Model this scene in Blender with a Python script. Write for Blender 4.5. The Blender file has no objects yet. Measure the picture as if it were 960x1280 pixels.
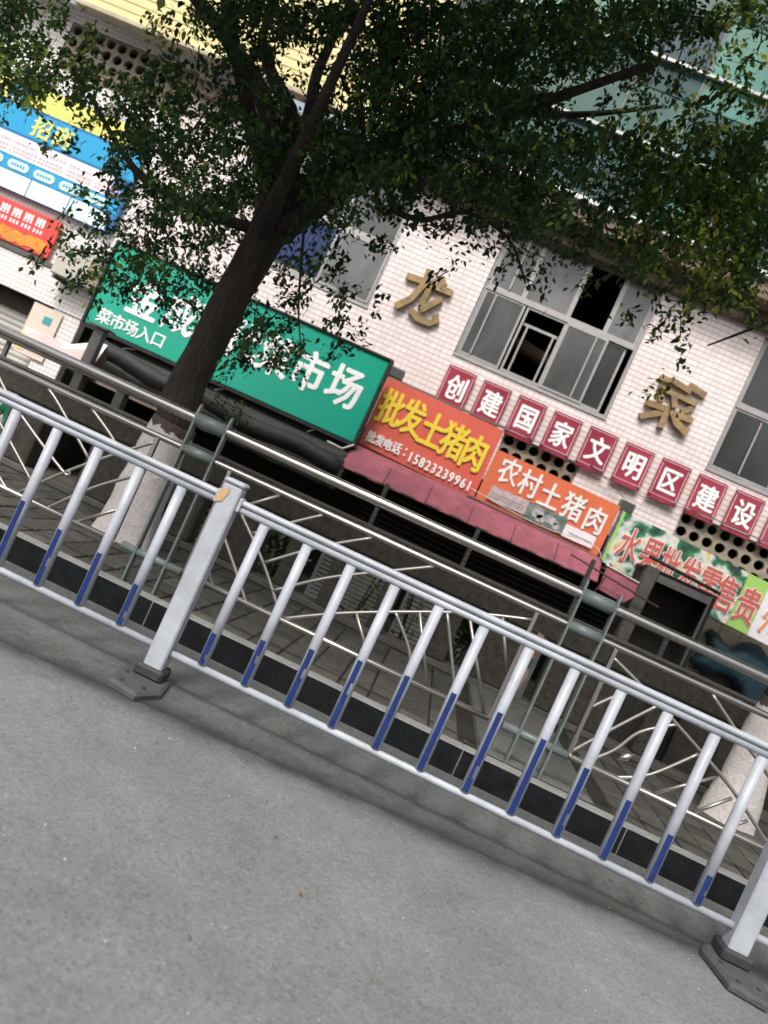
import bpy, bmesh, math, random
import numpy as np
from mathutils import Vector, Matrix, noise
R = math.radians
SC = bpy.context.scene
COL = SC.collection

# ------------------------------------------------------------------ camera
cam_d = bpy.data.cameras.new("camera")
cam = bpy.data.objects.new("camera", cam_d)
COL.objects.link(cam)
SC.camera = cam
cam_d.sensor_fit = 'VERTICAL'
cam_d.sensor_height = 36.0
cam_d.lens = 36.0 * 961.0 / 1280.0
cam_d.dof.use_dof = True
cam_d.dof.focus_distance = 4.2
cam_d.dof.aperture_fstop = 2.0
cam_d.clip_start = 0.05
cam_d.clip_end = 1500
YAW, PITCH, ROLL = 4.6, -0.537, 24.49
cam.matrix_world = (Matrix.Translation((0, 0, 1.249)) @ Matrix.Rotation(R(YAW), 4, 'Z')
                    @ Matrix.Rotation(R(90 + PITCH), 4, 'X') @ Matrix.Rotation(R(ROLL), 4, 'Z'))

# ------------------------------------------------------------------ world, sun, exposure
SUN_EL, SUN_AZ = 52.0, -165.0      # high, soft, a little behind and left of the camera
world = bpy.data.worlds.new("World")
SC.world = world
world.use_nodes = True
wn = world.node_tree
wn.nodes.clear()
wo = wn.nodes.new('ShaderNodeOutputWorld')
wb = wn.nodes.new('ShaderNodeBackground')
sky = wn.nodes.new('ShaderNodeTexSky')
sky.sky_type = 'NISHITA'
sky.sun_disc = False
sky.sun_elevation = R(SUN_EL)
sky.sun_rotation = R(SUN_AZ)
sky.air_density = 1.0
sky.dust_density = 6.0
sky.ozone_density = 1.0
hs = wn.nodes.new('ShaderNodeHueSaturation')
hs.inputs['Saturation'].default_value = 0.35     # overcast: the sky is nearly white
wn.links.new(sky.outputs[0], hs.inputs['Color'])
wn.links.new(hs.outputs[0], wb.inputs['Color'])
wb.inputs['Strength'].default_value = 0.15
wn.links.new(wb.outputs[0], wo.inputs['Surface'])
sun_d = bpy.data.lights.new("sun", 'SUN')
sun_d.energy = 1.5
sun_d.angle = R(12)
sun_d.color = (1.0, 0.96, 0.9)
sun = bpy.data.objects.new("sun", sun_d)
COL.objects.link(sun)
az = R(SUN_AZ)
sdir = Vector((math.sin(az) * math.cos(R(SUN_EL)), math.cos(az) * math.cos(R(SUN_EL)), math.sin(R(SUN_EL))))
sun.rotation_euler = sdir.to_track_quat('Z', 'Y').to_euler()
sun.location = (0, 0, 30)
SC.view_settings.view_transform = 'Standard'
SC.view_settings.look = 'None'
SC.view_settings.gamma = 1.0
SC.view_settings.exposure = 0.55
SC.cycles.max_bounces = 8
SC.cycles.transparent_max_bounces = 8

# ------------------------------------------------------------------ materials
MATS = {}
def mat(name, col, rough=0.7, metal=0.0, var=0.0, scale=6.0, col2=None, bump=0.0, bscale=None, rnd=0.0,
        spec=0.5, trans=0.0, stretch=None, streak=0.0, coat=0.0):
    m = bpy.data.materials.new(name)
    MATS[name] = m
    m.use_nodes = True
    nt = m.node_tree
    b = nt.nodes['Principled BSDF']
    b.inputs['Roughness'].default_value = rough
    b.inputs['Metallic'].default_value = metal
    b.inputs['Specular IOR Level'].default_value = spec
    if coat: b.inputs['Coat Weight'].default_value = coat
    tc = nt.nodes.new('ShaderNodeTexCoord')
    src = tc.outputs['Object']
    geo = nt.nodes.new('ShaderNodeNewGeometry')
    src = geo.outputs['Position']
    if stretch:
        mp = nt.nodes.new('ShaderNodeMapping')
        mp.inputs['Scale'].default_value = stretch
        nt.links.new(src, mp.inputs['Vector']); src = mp.outputs[0]
    c = None
    if var or col2:
        n = nt.nodes.new('ShaderNodeTexNoise')
        n.inputs['Scale'].default_value = scale
        n.inputs['Detail'].default_value = 6
        n.inputs['Roughness'].default_value = 0.65
        nt.links.new(src, n.inputs['Vector'])
        r = nt.nodes.new('ShaderNodeValToRGB')
        r.color_ramp.elements[0].position = 0.3
        r.color_ramp.elements[1].position = 0.7
        a = col2 if col2 else tuple(x * (1 - var) for x in col)
        d = col if col2 else tuple(min(1, x * (1 + var)) for x in col)
        r.color_ramp.elements[0].color = (*a, 1)
        r.color_ramp.elements[1].color = (*d, 1)
        nt.links.new(n.outputs['Fac'], r.inputs[0])
        c = r.outputs[0]
    else:
        b.inputs['Base Color'].default_value = (*col, 1)
    if rnd:
        oi = nt.nodes.new('ShaderNodeObjectInfo')
        mr = nt.nodes.new('ShaderNodeMapRange')
        mr.inputs['To Min'].default_value = 1 - rnd
        mr.inputs['To Max'].default_value = 1 + rnd
        nt.links.new(oi.outputs['Random'], mr.inputs['Value'])
        mx = nt.nodes.new('ShaderNodeVectorMath'); mx.operation = 'SCALE'
        if c: nt.links.new(c, mx.inputs[0])
        else: mx.inputs[0].default_value = col
        nt.links.new(mr.outputs[0], mx.inputs['Scale'])
        c = mx.outputs[0]
    if c: nt.links.new(c, b.inputs['Base Color'])
    if bump:
        n2 = nt.nodes.new('ShaderNodeTexNoise')
        n2.inputs['Scale'].default_value = bscale or scale * 6
        n2.inputs['Detail'].default_value = 4
        nt.links.new(src, n2.inputs['Vector'])
        bp = nt.nodes.new('ShaderNodeBump')
        bp.inputs['Strength'].default_value = bump
        bp.inputs['Distance'].default_value = 0.05 if name == 'bark' else 0.02
        nt.links.new(n2.outputs['Fac'], bp.inputs['Height'])
        nt.links.new(bp.outputs[0], b.inputs['Normal'])
    return m

def add_grime(m, col, thr, scale, zmax=None):
    """specks of rust or dirt of their own shape over the paint"""
    nt = m.node_tree; N = nt.nodes; Lk = nt.links; b = N['Principled BSDF']
    old = b.inputs['Base Color'].links[0].from_socket
    g = N.new('ShaderNodeNewGeometry'); n = N.new('ShaderNodeTexNoise'); n.inputs['Scale'].default_value = scale; n.inputs['Detail'].default_value = 9; n.inputs['Roughness'].default_value = .75
    Lk.new(g.outputs['Position'], n.inputs['Vector'])
    r = N.new('ShaderNodeMapRange'); r.inputs['From Min'].default_value = thr; r.inputs['From Max'].default_value = thr + .06; Lk.new(n.outputs['Fac'], r.inputs['Value'])
    mx = N.new('ShaderNodeMix'); mx.data_type = 'RGBA'; Lk.new(r.outputs[0], mx.inputs['Factor']); Lk.new(old, mx.inputs[6]); mx.inputs[7].default_value = (*col, 1)
    Lk.new(mx.outputs[2], b.inputs['Base Color'])
def tile_mat(name, col, grout, w, h, gw, vg=0.45, hg=0.95, dirt=0.12):
    """small ceramic mosaic: grout lines recessed by bump, horizontal rows show more than the upright joints"""
    m = bpy.data.materials.new(name); m.use_nodes = True
    nt = m.node_tree; N = nt.nodes; Lk = nt.links
    b = N['Principled BSDF']; b.inputs['Roughness'].default_value = 0.45
    g = N.new('ShaderNodeNewGeometry'); s = N.new('ShaderNodeSeparateXYZ'); Lk.new(g.outputs['Position'], s.inputs[0])
    def m_(op, a, bb=None, c=None):
        q = N.new('ShaderNodeMath'); q.operation = op
        for i, v in enumerate((a, bb, c)):
            if v is None: continue
            if isinstance(v, (int, float)): q.inputs[i].default_value = v
            else: Lk.new(v, q.inputs[i])
        return q.outputs[0]
    xs = m_('ADD', s.outputs['X'], s.outputs['Y'])
    def line(src, period, width):
        f = m_('FRACT', m_('ADD', m_('DIVIDE', src, period), 100.0))
        d = m_('ABSOLUTE', m_('SUBTRACT', f, 0.5))
        mr = N.new('ShaderNodeMapRange'); mr.interpolation_type = 'SMOOTHSTEP'
        mr.inputs['From Min'].default_value = 0.5 - width * 1.5 / period
        mr.inputs['From Max'].default_value = 0.5 - width * 0.4 / period
        Lk.new(d, mr.inputs['Value']); return mr.outputs[0]
    lz = line(s.outputs['Z'], h, gw); lx = line(xs, w, gw * 0.8)
    lzz = m_('MULTIPLY', lz, hg); lxx = m_('MULTIPLY', lx, vg)
    fac = m_('MAXIMUM', lzz, lxx)
    n = N.new('ShaderNodeTexNoise'); n.inputs['Scale'].default_value = 1.3; n.inputs['Detail'].default_value = 8; n.inputs['Roughness'].default_value = 0.7
    Lk.new(g.outputs['Position'], n.inputs['Vector'])
    # per tile tone
    fx = m_('FLOOR', m_('DIVIDE', xs, w)); fz = m_('FLOOR', m_('DIVIDE', s.outputs['Z'], h))
    cmb = N.new('ShaderNodeCombineXYZ'); Lk.new(fx, cmb.inputs[0]); Lk.new(fz, cmb.inputs[1])
    wnn = N.new('ShaderNodeTexWhiteNoise'); Lk.new(cmb.outputs[0], wnn.inputs['Vector'])
    tone = m_('ADD', m_('MULTIPLY', wnn.outputs['Value'], 0.10), m_('SUBTRACT', 1.0 - dirt * 0.5, m_('MULTIPLY', m_('SUBTRACT', n.outputs['Fac'], 0.5), -dirt * 2)))
    sc = N.new('ShaderNodeVectorMath'); sc.operation = 'SCALE'; sc.inputs[0].default_value = col; Lk.new(tone, sc.inputs['Scale'])
    mx = N.new('ShaderNodeMix'); mx.data_type = 'RGBA'
    Lk.new(fac, mx.inputs['Factor']); Lk.new(sc.outputs[0], mx.inputs[6]); mx.inputs[7].default_value = (*grout, 1)
    Lk.new(mx.outputs[2], b.inputs['Base Color'])
    bp = N.new('ShaderNodeBump'); bp.inputs['Strength'].default_value = 0.6; bp.inputs['Distance'].default_value = 0.004
    Lk.new(m_('SUBTRACT', 1.0, fac), bp.inputs['Height']); Lk.new(bp.outputs[0], b.inputs['Normal'])
    MATS[name] = m
    return m

M_asphalt = mat('asphalt', (0.165, 0.167, 0.170), 0.92, var=0.10, scale=30, bump=0.35, bscale=160, spec=0.3)
def asphalt_detail(m, patch=.24):
    """aggregate: pale and dark stones in the binder, plus broad worn areas"""
    nt = m.node_tree; N = nt.nodes; Lk = nt.links; b = N['Principled BSDF']
    old = b.inputs['Base Color'].links[0].from_socket
    g = N.new('ShaderNodeNewGeometry')
    v = N.new('ShaderNodeTexVoronoi'); v.inputs['Scale'].default_value = 120; Lk.new(g.outputs['Position'], v.inputs['Vector'])
    s = N.new('ShaderNodeSeparateColor'); Lk.new(v.outputs['Color'], s.inputs[0])
    r = N.new('ShaderNodeValToRGB'); r.color_ramp.interpolation = 'LINEAR'
    cs = ((0, .70), (.12, .88), (.5, .98), (.88, 1.05), (.975, 1.22))
    for i, (p, c) in enumerate(cs):
        e = r.color_ramp.elements[i] if i < 2 else r.color_ramp.elements.new(p)
        e.position = p; e.color = (c * .5, c * .5, c * .5, 1)
    Lk.new(s.outputs[0], r.inputs[0])
    n = N.new('ShaderNodeTexNoise'); n.inputs['Scale'].default_value = 1.1; n.inputs['Detail'].default_value = 9; n.inputs['Roughness'].default_value = .72; Lk.new(g.outputs['Position'], n.inputs['Vector'])
    mr = N.new('ShaderNodeMapRange'); mr.inputs['From Min'].default_value = .3; mr.inputs['From Max'].default_value = .7; mr.inputs['To Min'].default_value = 2 - 2 * patch; mr.inputs['To Max'].default_value = 2 + 2 * patch; Lk.new(n.outputs['Fac'], mr.inputs['Value'])
    a = N.new('ShaderNodeVectorMath'); a.operation = 'MULTIPLY'; Lk.new(old, a.inputs[0]); Lk.new(r.outputs[0], a.inputs[1])
    c = N.new('ShaderNodeVectorMath'); c.operation = 'SCALE'; Lk.new(a.outputs[0], c.inputs[0]); Lk.new(mr.outputs[0], c.inputs['Scale'])
    Lk.new(c.outputs[0], b.inputs['Base Color'])
M_road_shade = mat('shaded_asphalt', (0.115, 0.118, 0.118), 0.9, var=0.18, scale=22, bump=0.3, bscale=120, spec=0.3)  # asphalt darkened to put the shade beside the kerb into its colour
add_grime(M_asphalt, (.07, .07, .07), .67, 3.5); asphalt_detail(M_asphalt); asphalt_detail(M_road_shade, .3)
M_ground = mat('soil', (0.07, 0.065, 0.055), 0.95, var=0.3, scale=3)
M_concrete = mat('concrete', (0.13, 0.125, 0.115), 0.9, col2=(0.07, 0.064, 0.055), scale=5, bump=0.4, bscale=40)
M_pebble = mat('pebbledash', (0.085, 0.076, 0.06), 0.95, col2=(0.035, 0.031, 0.025), scale=18, bump=0.9, bscale=70)
M_kerb = mat('kerb_stone', (0.21, 0.21, 0.205), 0.85, var=0.2, scale=7, bump=0.3, rnd=0.08)
M_black = mat('black_paint', (0.008, 0.009, 0.010), 0.8, var=0.5, scale=9, bump=0.25, spec=0.15)
M_paver = mat('paver_stone', (0.085, 0.081, 0.070), 0.9, col2=(0.045, 0.042, 0.035), scale=9, bump=0.4, bscale=60, rnd=0.3)
M_joint = mat('paver_bed', (0.02, 0.018, 0.014), 0.95)
M_white = mat('fence_white', (0.33, 0.35, 0.385), 0.45, var=0.2, scale=5, bump=0.08)
add_grime(M_white, (.12, .10, .085), .66, 17)
M_blue = mat('blue_sticker', (0.005, 0.022, 0.115), 0.4, var=0.25, scale=30)
M_orange = mat('orange_sticker', (0.45, 0.28, 0.15), 0.6, var=0.15, scale=30)
M_rubber = mat('rubber', (0.055, 0.055, 0.057), 0.75, var=0.25, scale=20, bump=0.3)
M_rubber2 = mat('rubber_dark', (0.025, 0.025, 0.027), 0.7, var=0.3, scale=30)
M_steel = mat('stainless_steel', (0.50, 0.475, 0.45), 0.27, metal=1.0, var=0.06, scale=5, stretch=(0.3, 8, 8))
M_rod = mat('dull_steel', (0.34, 0.32, 0.295), 0.42, metal=0.9, var=0.15, scale=6)
M_grey = mat('grey_green_paint', (0.115, 0.14, 0.135), 0.42, var=0.2, scale=12)
M_bark = mat('bark', (0.055, 0.045, 0.036), 0.95, col2=(0.016, 0.012, 0.009), scale=20, bump=1.0, bscale=42, stretch=(1, 1, 0.22))
M_wall = tile_mat('wall_mosaic', (0.80, 0.70, 0.685), (0.33, 0.25, 0.24), 0.095, 0.080, 0.0080, 0.42, 0.72, 0.22)
M_wall2 = tile_mat('shop_mosaic', (0.80, 0.765, 0.74), (0.5, 0.47, 0.45), 0.072, 0.072, 0.009, 0.8, 0.9)
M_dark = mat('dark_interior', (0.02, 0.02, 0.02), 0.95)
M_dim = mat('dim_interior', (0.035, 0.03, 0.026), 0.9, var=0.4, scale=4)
M_reveal = mat('window_reveal', (0.2, 0.16, 0.15), 0.85, var=0.25, scale=10)
M_alu = mat('aluminium_frame', (0.33, 0.32, 0.32), 0.45, metal=0.3, var=0.12, scale=14)
M_slab = mat('stained_concrete', (0.22, 0.17, 0.125), 0.9, col2=(0.07, 0.052, 0.04), scale=3.2, bump=0.5, bscale=30)
M_ledgew = mat('ledge_capping', (0.62, 0.62, 0.6), 0.5, var=0.3, scale=12)
M_gold = mat('weathered_wood', (0.36, 0.235, 0.105), 0.7, col2=(0.17, 0.125, 0.06), scale=9, bump=0.5, bscale=50, rnd=0.15)
M_green = mat('green_sign', (0.0, 0.33, 0.225), 0.42, var=0.07, scale=2.2, coat=0.2)
M_ltr = mat('white_lettering', (0.86, 0.87, 0.86), 0.5)
M_yel = mat('yellow_lettering', (0.86, 0.66, 0.06), 0.5)
M_red = mat('red_banner', (0.68, 0.13, 0.09), 0.5, var=0.10, scale=2.5)
add_grime(M_red, (.45, .22, .18), .64, 6)
M_orangeb = mat('orange_banner', (0.72, 0.17, 0.075), 0.5, var=0.1, scale=2.5)
M_maroon = mat('maroon_panel', (0.38, 0.045, 0.075), 0.3, col2=(0.24, 0.022, 0.05), scale=1.6, coat=0.5)
M_pink = mat('rose_awning', (0.28, 0.078, 0.105), 0.8, var=0.28, scale=4, bump=0.5, bscale=14)
add_grime(M_pink, (.14, .06, .06), .60, 5)
M_yellow = mat('yellow_siding', (0.66, 0.55, 0.27), 0.6, var=0.08, scale=2)
M_cream = mat('cream_block', (0.36, 0.31, 0.24), 0.9, col2=(0.2, 0.17, 0.13), scale=7, bump=0.4, bscale=40)
M_tile = mat('beige_tile', (0.24, 0.215, 0.17), 0.5, var=0.14, scale=5, rnd=0.12)
M_teal = mat('teal_cloth', (0.004, 0.028, 0.042), 0.75, var=0.35, scale=3, bump=0.4, bscale=9)
M_tarp = mat('black_tarp', (0.008, 0.009, 0.009), 0.65, var=0.4, scale=4, bump=0.6, bscale=12)
M_pole = mat('weathered_pole', (0.11, 0.11, 0.105), 0.6, var=0.25, scale=15)
M_pipe = mat('dark_pipe', (0.07, 0.022, 0.022), 0.5)
M_cable = mat('white_cable', (0.55, 0.55, 0.52), 0.5)
M_bcable = mat('black_cable', (0.02, 0.02, 0.02), 0.5)
M_cyan = mat('cyan_print', (0.01, 0.30, 0.55), 0.45)
M_dblue = mat('blue_print', (0.015, 0.15, 0.40), 0.45)
M_paleblue = mat('pale_blue_print', (0.62, 0.76, 0.82), 0.5, var=0.08, scale=5)
M_palewhite = mat('white_print', (0.78, 0.72, 0.76), 0.5, var=0.05, scale=6)
M_palegreen = mat('pale_green_print', (0.56, 0.74, 0.62), 0.5)
M_ylw = mat('yellow_print', (0.72, 0.66, 0.16), 0.5)
M_rprint = mat('red_print', (0.70, 0.06, 0.055), 0.5)
M_oflower = mat('flower_print', (0.8, 0.42, 0.03), 0.5, col2=(0.66, 0.05, 0.03), scale=22)
M_pinkt = mat('pink_print', (0.66, 0.36, 0.40), 0.5)
M_shutter = mat('shutter_metal', (0.42, 0.40, 0.36), 0.5, var=0.12, scale=4)
M_poster = mat('faded_poster', (0.72, 0.55, 0.46), 0.7, col2=(0.62, 0.56, 0.46), scale=5)
M_acw = mat('ac_casing', (0.46, 0.43, 0.39), 0.6, var=0.12, scale=8)
M_acd = mat('ac_grille', (0.30, 0.22, 0.16), 0.7, var=0.2, scale=20)
M_lime = mat('lime_print', (0.33, 0.56, 0.13), 0.5)
M_fruitred = mat('brick_red_lettering', (0.56, 0.11, 0.085), 0.5)
M_fruitor = mat('orange_lettering', (0.72, 0.28, 0.12), 0.5)
M_plant = mat('shrub_leaf', (0.12, 0.21, 0.08), 0.5, rnd=0.3)
M_slat = mat('white_slat', (0.55, 0.56, 0.54), 0.6, var=0.2, scale=12)
M_stripg = mat('strip_green', (0.02, 0.10, 0.05), 0.6)
M_stripr = mat('strip_red', (0.22, 0.05, 0.04), 0.6)
M_stripb = mat('strip_beige', (0.34, 0.22, 0.15), 0.7)
M_grate = mat('ribbed_cover', (0.13, 0.13, 0.125), 0.5, metal=0.4, var=0.2, scale=10)
M_cloth = mat('pinkish_cloth', (0.48, 0.38, 0.37), 0.85, var=0.12, scale=6)
M_clothw = mat('white_cloth', (0.72, 0.70, 0.69), 0.85)
M_skin = mat('skin', (0.62, 0.40, 0.33), 0.6)
M_shirt = mat('green_shirt', (0.02, 0.25, 0.12), 0.8, var=0.2, scale=12)
M_trouser = mat('black_trousers', (0.012, 0.012, 0.015), 0.85)
M_hair = mat('black_hair', (0.01, 0.009, 0.008), 0.6)
M_litter = mat('dry_leaf', (0.16, 0.11, 0.05), 0.8, col2=(0.08, 0.05, 0.025), scale=30)
M_blade = mat('curtain_blue', (0.02, 0.045, 0.16), 0.6, col2=(0.01, 0.02, 0.08), scale=3)

def whitewash_mat():
    """lime wash brushed on bark: worn through in patches, bark above the ragged top edge"""
    m = mat('whitewashed_bark', (0.6, 0.56, 0.54), 0.95, col2=(0.5, 0.46, 0.44), scale=12, bump=0.6, bscale=34)
    nt = m.node_tree; N = nt.nodes; Lk = nt.links; b = N['Principled BSDF']
    old = b.inputs['Base Color'].links[0].from_socket
    g = N.new('ShaderNodeNewGeometry'); s = N.new('ShaderNodeSeparateXYZ'); Lk.new(g.outputs['Position'], s.inputs[0])
    n = N.new('ShaderNodeTexNoise'); n.inputs['Scale'].default_value = 5.5; n.inputs['Detail'].default_value = 7; n.inputs['Roughness'].default_value = .7
    Lk.new(g.outputs['Position'], n.inputs['Vector'])
    a = N.new('ShaderNodeMath'); a.operation = 'MULTIPLY_ADD'; a.inputs[1].default_value = -0.30; Lk.new(n.outputs['Fac'], a.inputs[0]); Lk.new(s.outputs['Z'], a.inputs[2])
    c = N.new('ShaderNodeMath'); c.operation = 'GREATER_THAN'; c.inputs[1].default_value = 0.93; Lk.new(a.outputs[0], c.inputs[0])
    d = N.new('ShaderNodeMath'); d.operation = 'GREATER_THAN'; d.inputs[1].default_value = 0.66; Lk.new(n.outputs['Fac'], d.inputs[0])
    e = N.new('ShaderNodeMath'); e.operation = 'MAXIMUM'; Lk.new(c.outputs[0], e.inputs[0]); Lk.new(d.outputs[0], e.inputs[1])
    mx = N.new('ShaderNodeMix'); mx.data_type = 'RGBA'; Lk.new(e.outputs[0], mx.inputs['Factor']); Lk.new(old, mx.inputs[6]); mx.inputs[7].default_value = (0.075, 0.06, 0.05, 1)
    Lk.new(mx.outputs[2], b.inputs['Base Color'])
    return m
M_lime_wash = whitewash_mat()

def glass_mat(name, col, rough=0.12, spec=0.6, var=0.3, scale=0.9, a=1.0):
    return mat(name, col, rough, col2=tuple(c * .45 for c in col), scale=1.4, spec=spec, stretch=(1.6, 1.6, .7))
M_gl_grey = glass_mat('dusty_glass', (0.17, 0.17, 0.175), 0.35)
M_gl_dark = glass_mat('dark_glass', (0.045, 0.05, 0.048), 0.2)
M_gl_mid = glass_mat('grey_glass', (0.10, 0.105, 0.105), 0.25)
M_gw_pale = glass_mat('teal_spandrel', (0.045, 0.12, 0.10), 0.3, .3)
M_gw_dark = glass_mat('teal_glass', (0.02, 0.09, 0.095), 0.2, .3)
M_gw_bright = glass_mat('jade_glass', (0.03, 0.20, 0.15), 0.1)
M_gw_blue = glass_mat('slate_glass', (0.03, 0.07, 0.09), 0.2, .3)

def leaf_mat(name, dark, light, young, yf):
    m = bpy.data.materials.new(name); m.use_nodes = True
    nt = m.node_tree; N = nt.nodes; Lk = nt.links; N.clear()
    o = N.new('ShaderNodeOutputMaterial')
    at = N.new('ShaderNodeAttribute'); at.attribute_name = 'tone'
    r = N.new('ShaderNodeValToRGB')
    r.color_ramp.elements[0].color = (*dark, 1); r.color_ramp.elements[0].position = 0
    r.color_ramp.elements[1].color = (*light, 1); r.color_ramp.elements[1].position = 1 - yf
    e = r.color_ramp.elements.new(1.0); e.color = (*young, 1)
    Lk.new(at.outputs['Fac'], r.inputs[0])
    p = N.new('ShaderNodeBsdfPrincipled'); p.inputs['Roughness'].default_value = 0.5; p.inputs['Specular IOR Level'].default_value = 0.25
    Lk.new(r.outputs[0], p.inputs['Base Color'])
    t = N.new('ShaderNodeBsdfTranslucent'); Lk.new(r.outputs[0], t.inputs['Color'])
    mx = N.new('ShaderNodeMixShader'); mx.inputs[0].default_value = 0.42
    Lk.new(p.outputs[0], mx.inputs[1]); Lk.new(t.outputs[0], mx.inputs[2]); Lk.new(mx.outputs[0], o.inputs['Surface'])
    return m
M_leaf = leaf_mat('fig_leaf', (0.012, 0.032, 0.013), (0.055, 0.115, 0.030), (0.26, 0.34, 0.06), 0.18)
M_leaf_b = leaf_mat('fig_leaf_young', (0.014, 0.036, 0.012), (0.06, 0.12, 0.026), (0.40, 0.46, 0.08), 0.22)

# ------------------------------------------------------------------ mesh helpers
class MB:
    def __init__(s): s.v = []; s.f = []; s.m = []
    def quad(s, pts, mi=0):
        n = len(s.v); s.v += [tuple(p) for p in pts]; s.f.append(tuple(range(n, n + len(pts)))); s.m.append(mi); return s
    def box(s, x0, x1, y0, y1, z0, z1, mi=0, front=None):
        n = len(s.v)
        s.v += [(x0, y0, z0), (x1, y0, z0), (x1, y1, z0), (x0, y1, z0), (x0, y0, z1), (x1, y0, z1), (x1, y1, z1), (x0, y1, z1)]
        fs = [(0, 1, 5, 4), (1, 2, 6, 5), (2, 3, 7, 6), (3, 0, 4, 7), (4, 5, 6, 7), (3, 2, 1, 0)]
        for i, q in enumerate(fs):
            s.f.append(tuple(n + a for a in q)); s.m.append(front if (front is not None and i == 0) else mi)
        return s
    def cbox(s, x0, x1, y0, y1, z0, z1, c=0.006, mi=0):
        """box with chamfered edges"""
        bm = bmesh.new(); bmesh.ops.create_cube(bm, size=1)
        for v in bm.verts:
            v.co = Vector(((x0 + x1) / 2 + v.co.x * (x1 - x0), (y0 + y1) / 2 + v.co.y * (y1 - y0), (z0 + z1) / 2 + v.co.z * (z1 - z0)))
        bmesh.ops.bevel(bm, geom=list(bm.edges), offset=c, segments=1, affect='EDGES')
        s.add_bm(bm, mi); return s
    def add_bm(s, bm, mi=0):
        n = len(s.v); bm.verts.ensure_lookup_table(); bm.verts.index_update()
        s.v += [tuple(v.co) for v in bm.verts]
        for f in bm.faces: s.f.append(tuple(n + v.index for v in f.verts)); s.m.append(mi)
        bm.free()
    def tube(s, pts, r, seg=10, caps=True, mi=0, sq=None):
        pts = [Vector(p) for p in pts]
        rs = r if isinstance(r, (list, tuple)) else [r] * len(pts)
        up = Vector((0, 0, 1)); d0 = (pts[1] - pts[0]).normalized()
        if abs(d0.dot(up)) > 0.9: up = Vector((0, 1, 0))
        side = d0.cross(up).normalized()
        n0 = len(s.v)
        for i, p in enumerate(pts):
            if i == 0: d = pts[1] - pts[0]
            elif i == len(pts) - 1: d = pts[-1] - pts[-2]
            else: d = (pts[i + 1] - pts[i]).normalized() + (pts[i] - pts[i - 1]).normalized()
            d = d.normalized(); side = (side - d * side.dot(d)).normalized(); b = d.cross(side)
            for k in range(seg):
                a = 2 * math.pi * k / seg
                s.v.append(tuple(p + (side * math.cos(a) + b * math.sin(a)) * rs[i]))
        for i in range(len(pts) - 1):
            for k in range(seg):
                a = n0 + i * seg + k; b_ = n0 + i * seg + (k + 1) % seg
                s.f.append((a, b_, b_ + seg, a + seg)); s.m.append(mi)
        if caps:
            s.f.append(tuple(n0 + k for k in range(seg))[::-1]); s.m.append(mi)
            e = n0 + (len(pts) - 1) * seg
            s.f.append(tuple(e + k for k in range(seg))); s.m.append(mi)
        return s
    def prism(s, poly, y0, y1, mi=0):
        """outline in x,z extruded along y"""
        n = len(s.v); k = len(poly)
        s.v += [(p[0], y0, p[1]) for p in poly] + [(p[0], y1, p[1]) for p in poly]
        s.f.append(tuple(range(n, n + k))); s.m.append(mi)
        s.f.append(tuple(range(n + k, n + 2 * k))[::-1]); s.m.append(mi)
        for i in range(k):
            j = (i + 1) % k
            s.f.append((n + i, n + k + i, n + k + j, n + j)); s.m.append(mi)
        return s
    def mesh(s, name, mats, smooth=False):
        me = bpy.data.meshes.new(name)
        me.from_pydata(s.v, [], s.f)
        for m in (mats if isinstance(mats, (list, tuple)) else [mats]): me.materials.append(m)
        me.polygons.foreach_set('material_index', s.m)
        if smooth: me.polygons.foreach_set('use_smooth', [True] * len(s.f))
        me.update()
        return me
    def build(s, name, mats, parent=None, smooth=False, fix=False):
        me = s.mesh(name, mats, smooth)
        if fix:
            bm = bmesh.new(); bm.from_mesh(me); bmesh.ops.recalc_face_normals(bm, faces=bm.faces); bm.to_mesh(me); bm.free()
        return link(name, me, parent)
def link(name, me, parent=None):
    o = bpy.data.objects.new(name, me); COL.objects.link(o)
    if parent is not None: o.parent = parent
    return o
def wpar(o, parent):
    """parent keeping coordinates given in world space (things' empties carry only a location)"""
    o.parent = parent
    o.matrix_parent_inverse = Matrix.Translation(-Vector(root_loc(parent)))
    return o
def root_loc(o):
    l = Vector(o.location)
    return l
def thing(name, label, cat, loc=(0, 0, 0), group=None):
    o = bpy.data.objects.new(name, None); COL.objects.link(o); o.location = loc
    o.empty_display_size = 0.2
    o['label'] = label; o['category'] = cat
    if group: o['group'] = group
    return o
def part(mb, name, mats, root, smooth=False, sub=None, fix=False):
    """mesh drawn in world coordinates, made a child of root (or of the part sub)"""
    o = mb.build(name, mats, None, smooth, fix)
    if sub is not None:
        o.parent = sub
    else:
        o.parent = root
        o.location = -Vector(root.location)
    return o
def tag(o, label, cat, group=None):
    o['label'] = label; o['category'] = cat
    if group: o['group'] = group
    return o
def struct(mb, name, mats, smooth=False):
    o = mb.build(name, mats, None, smooth); o['kind'] = 'structure'; return o

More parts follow.
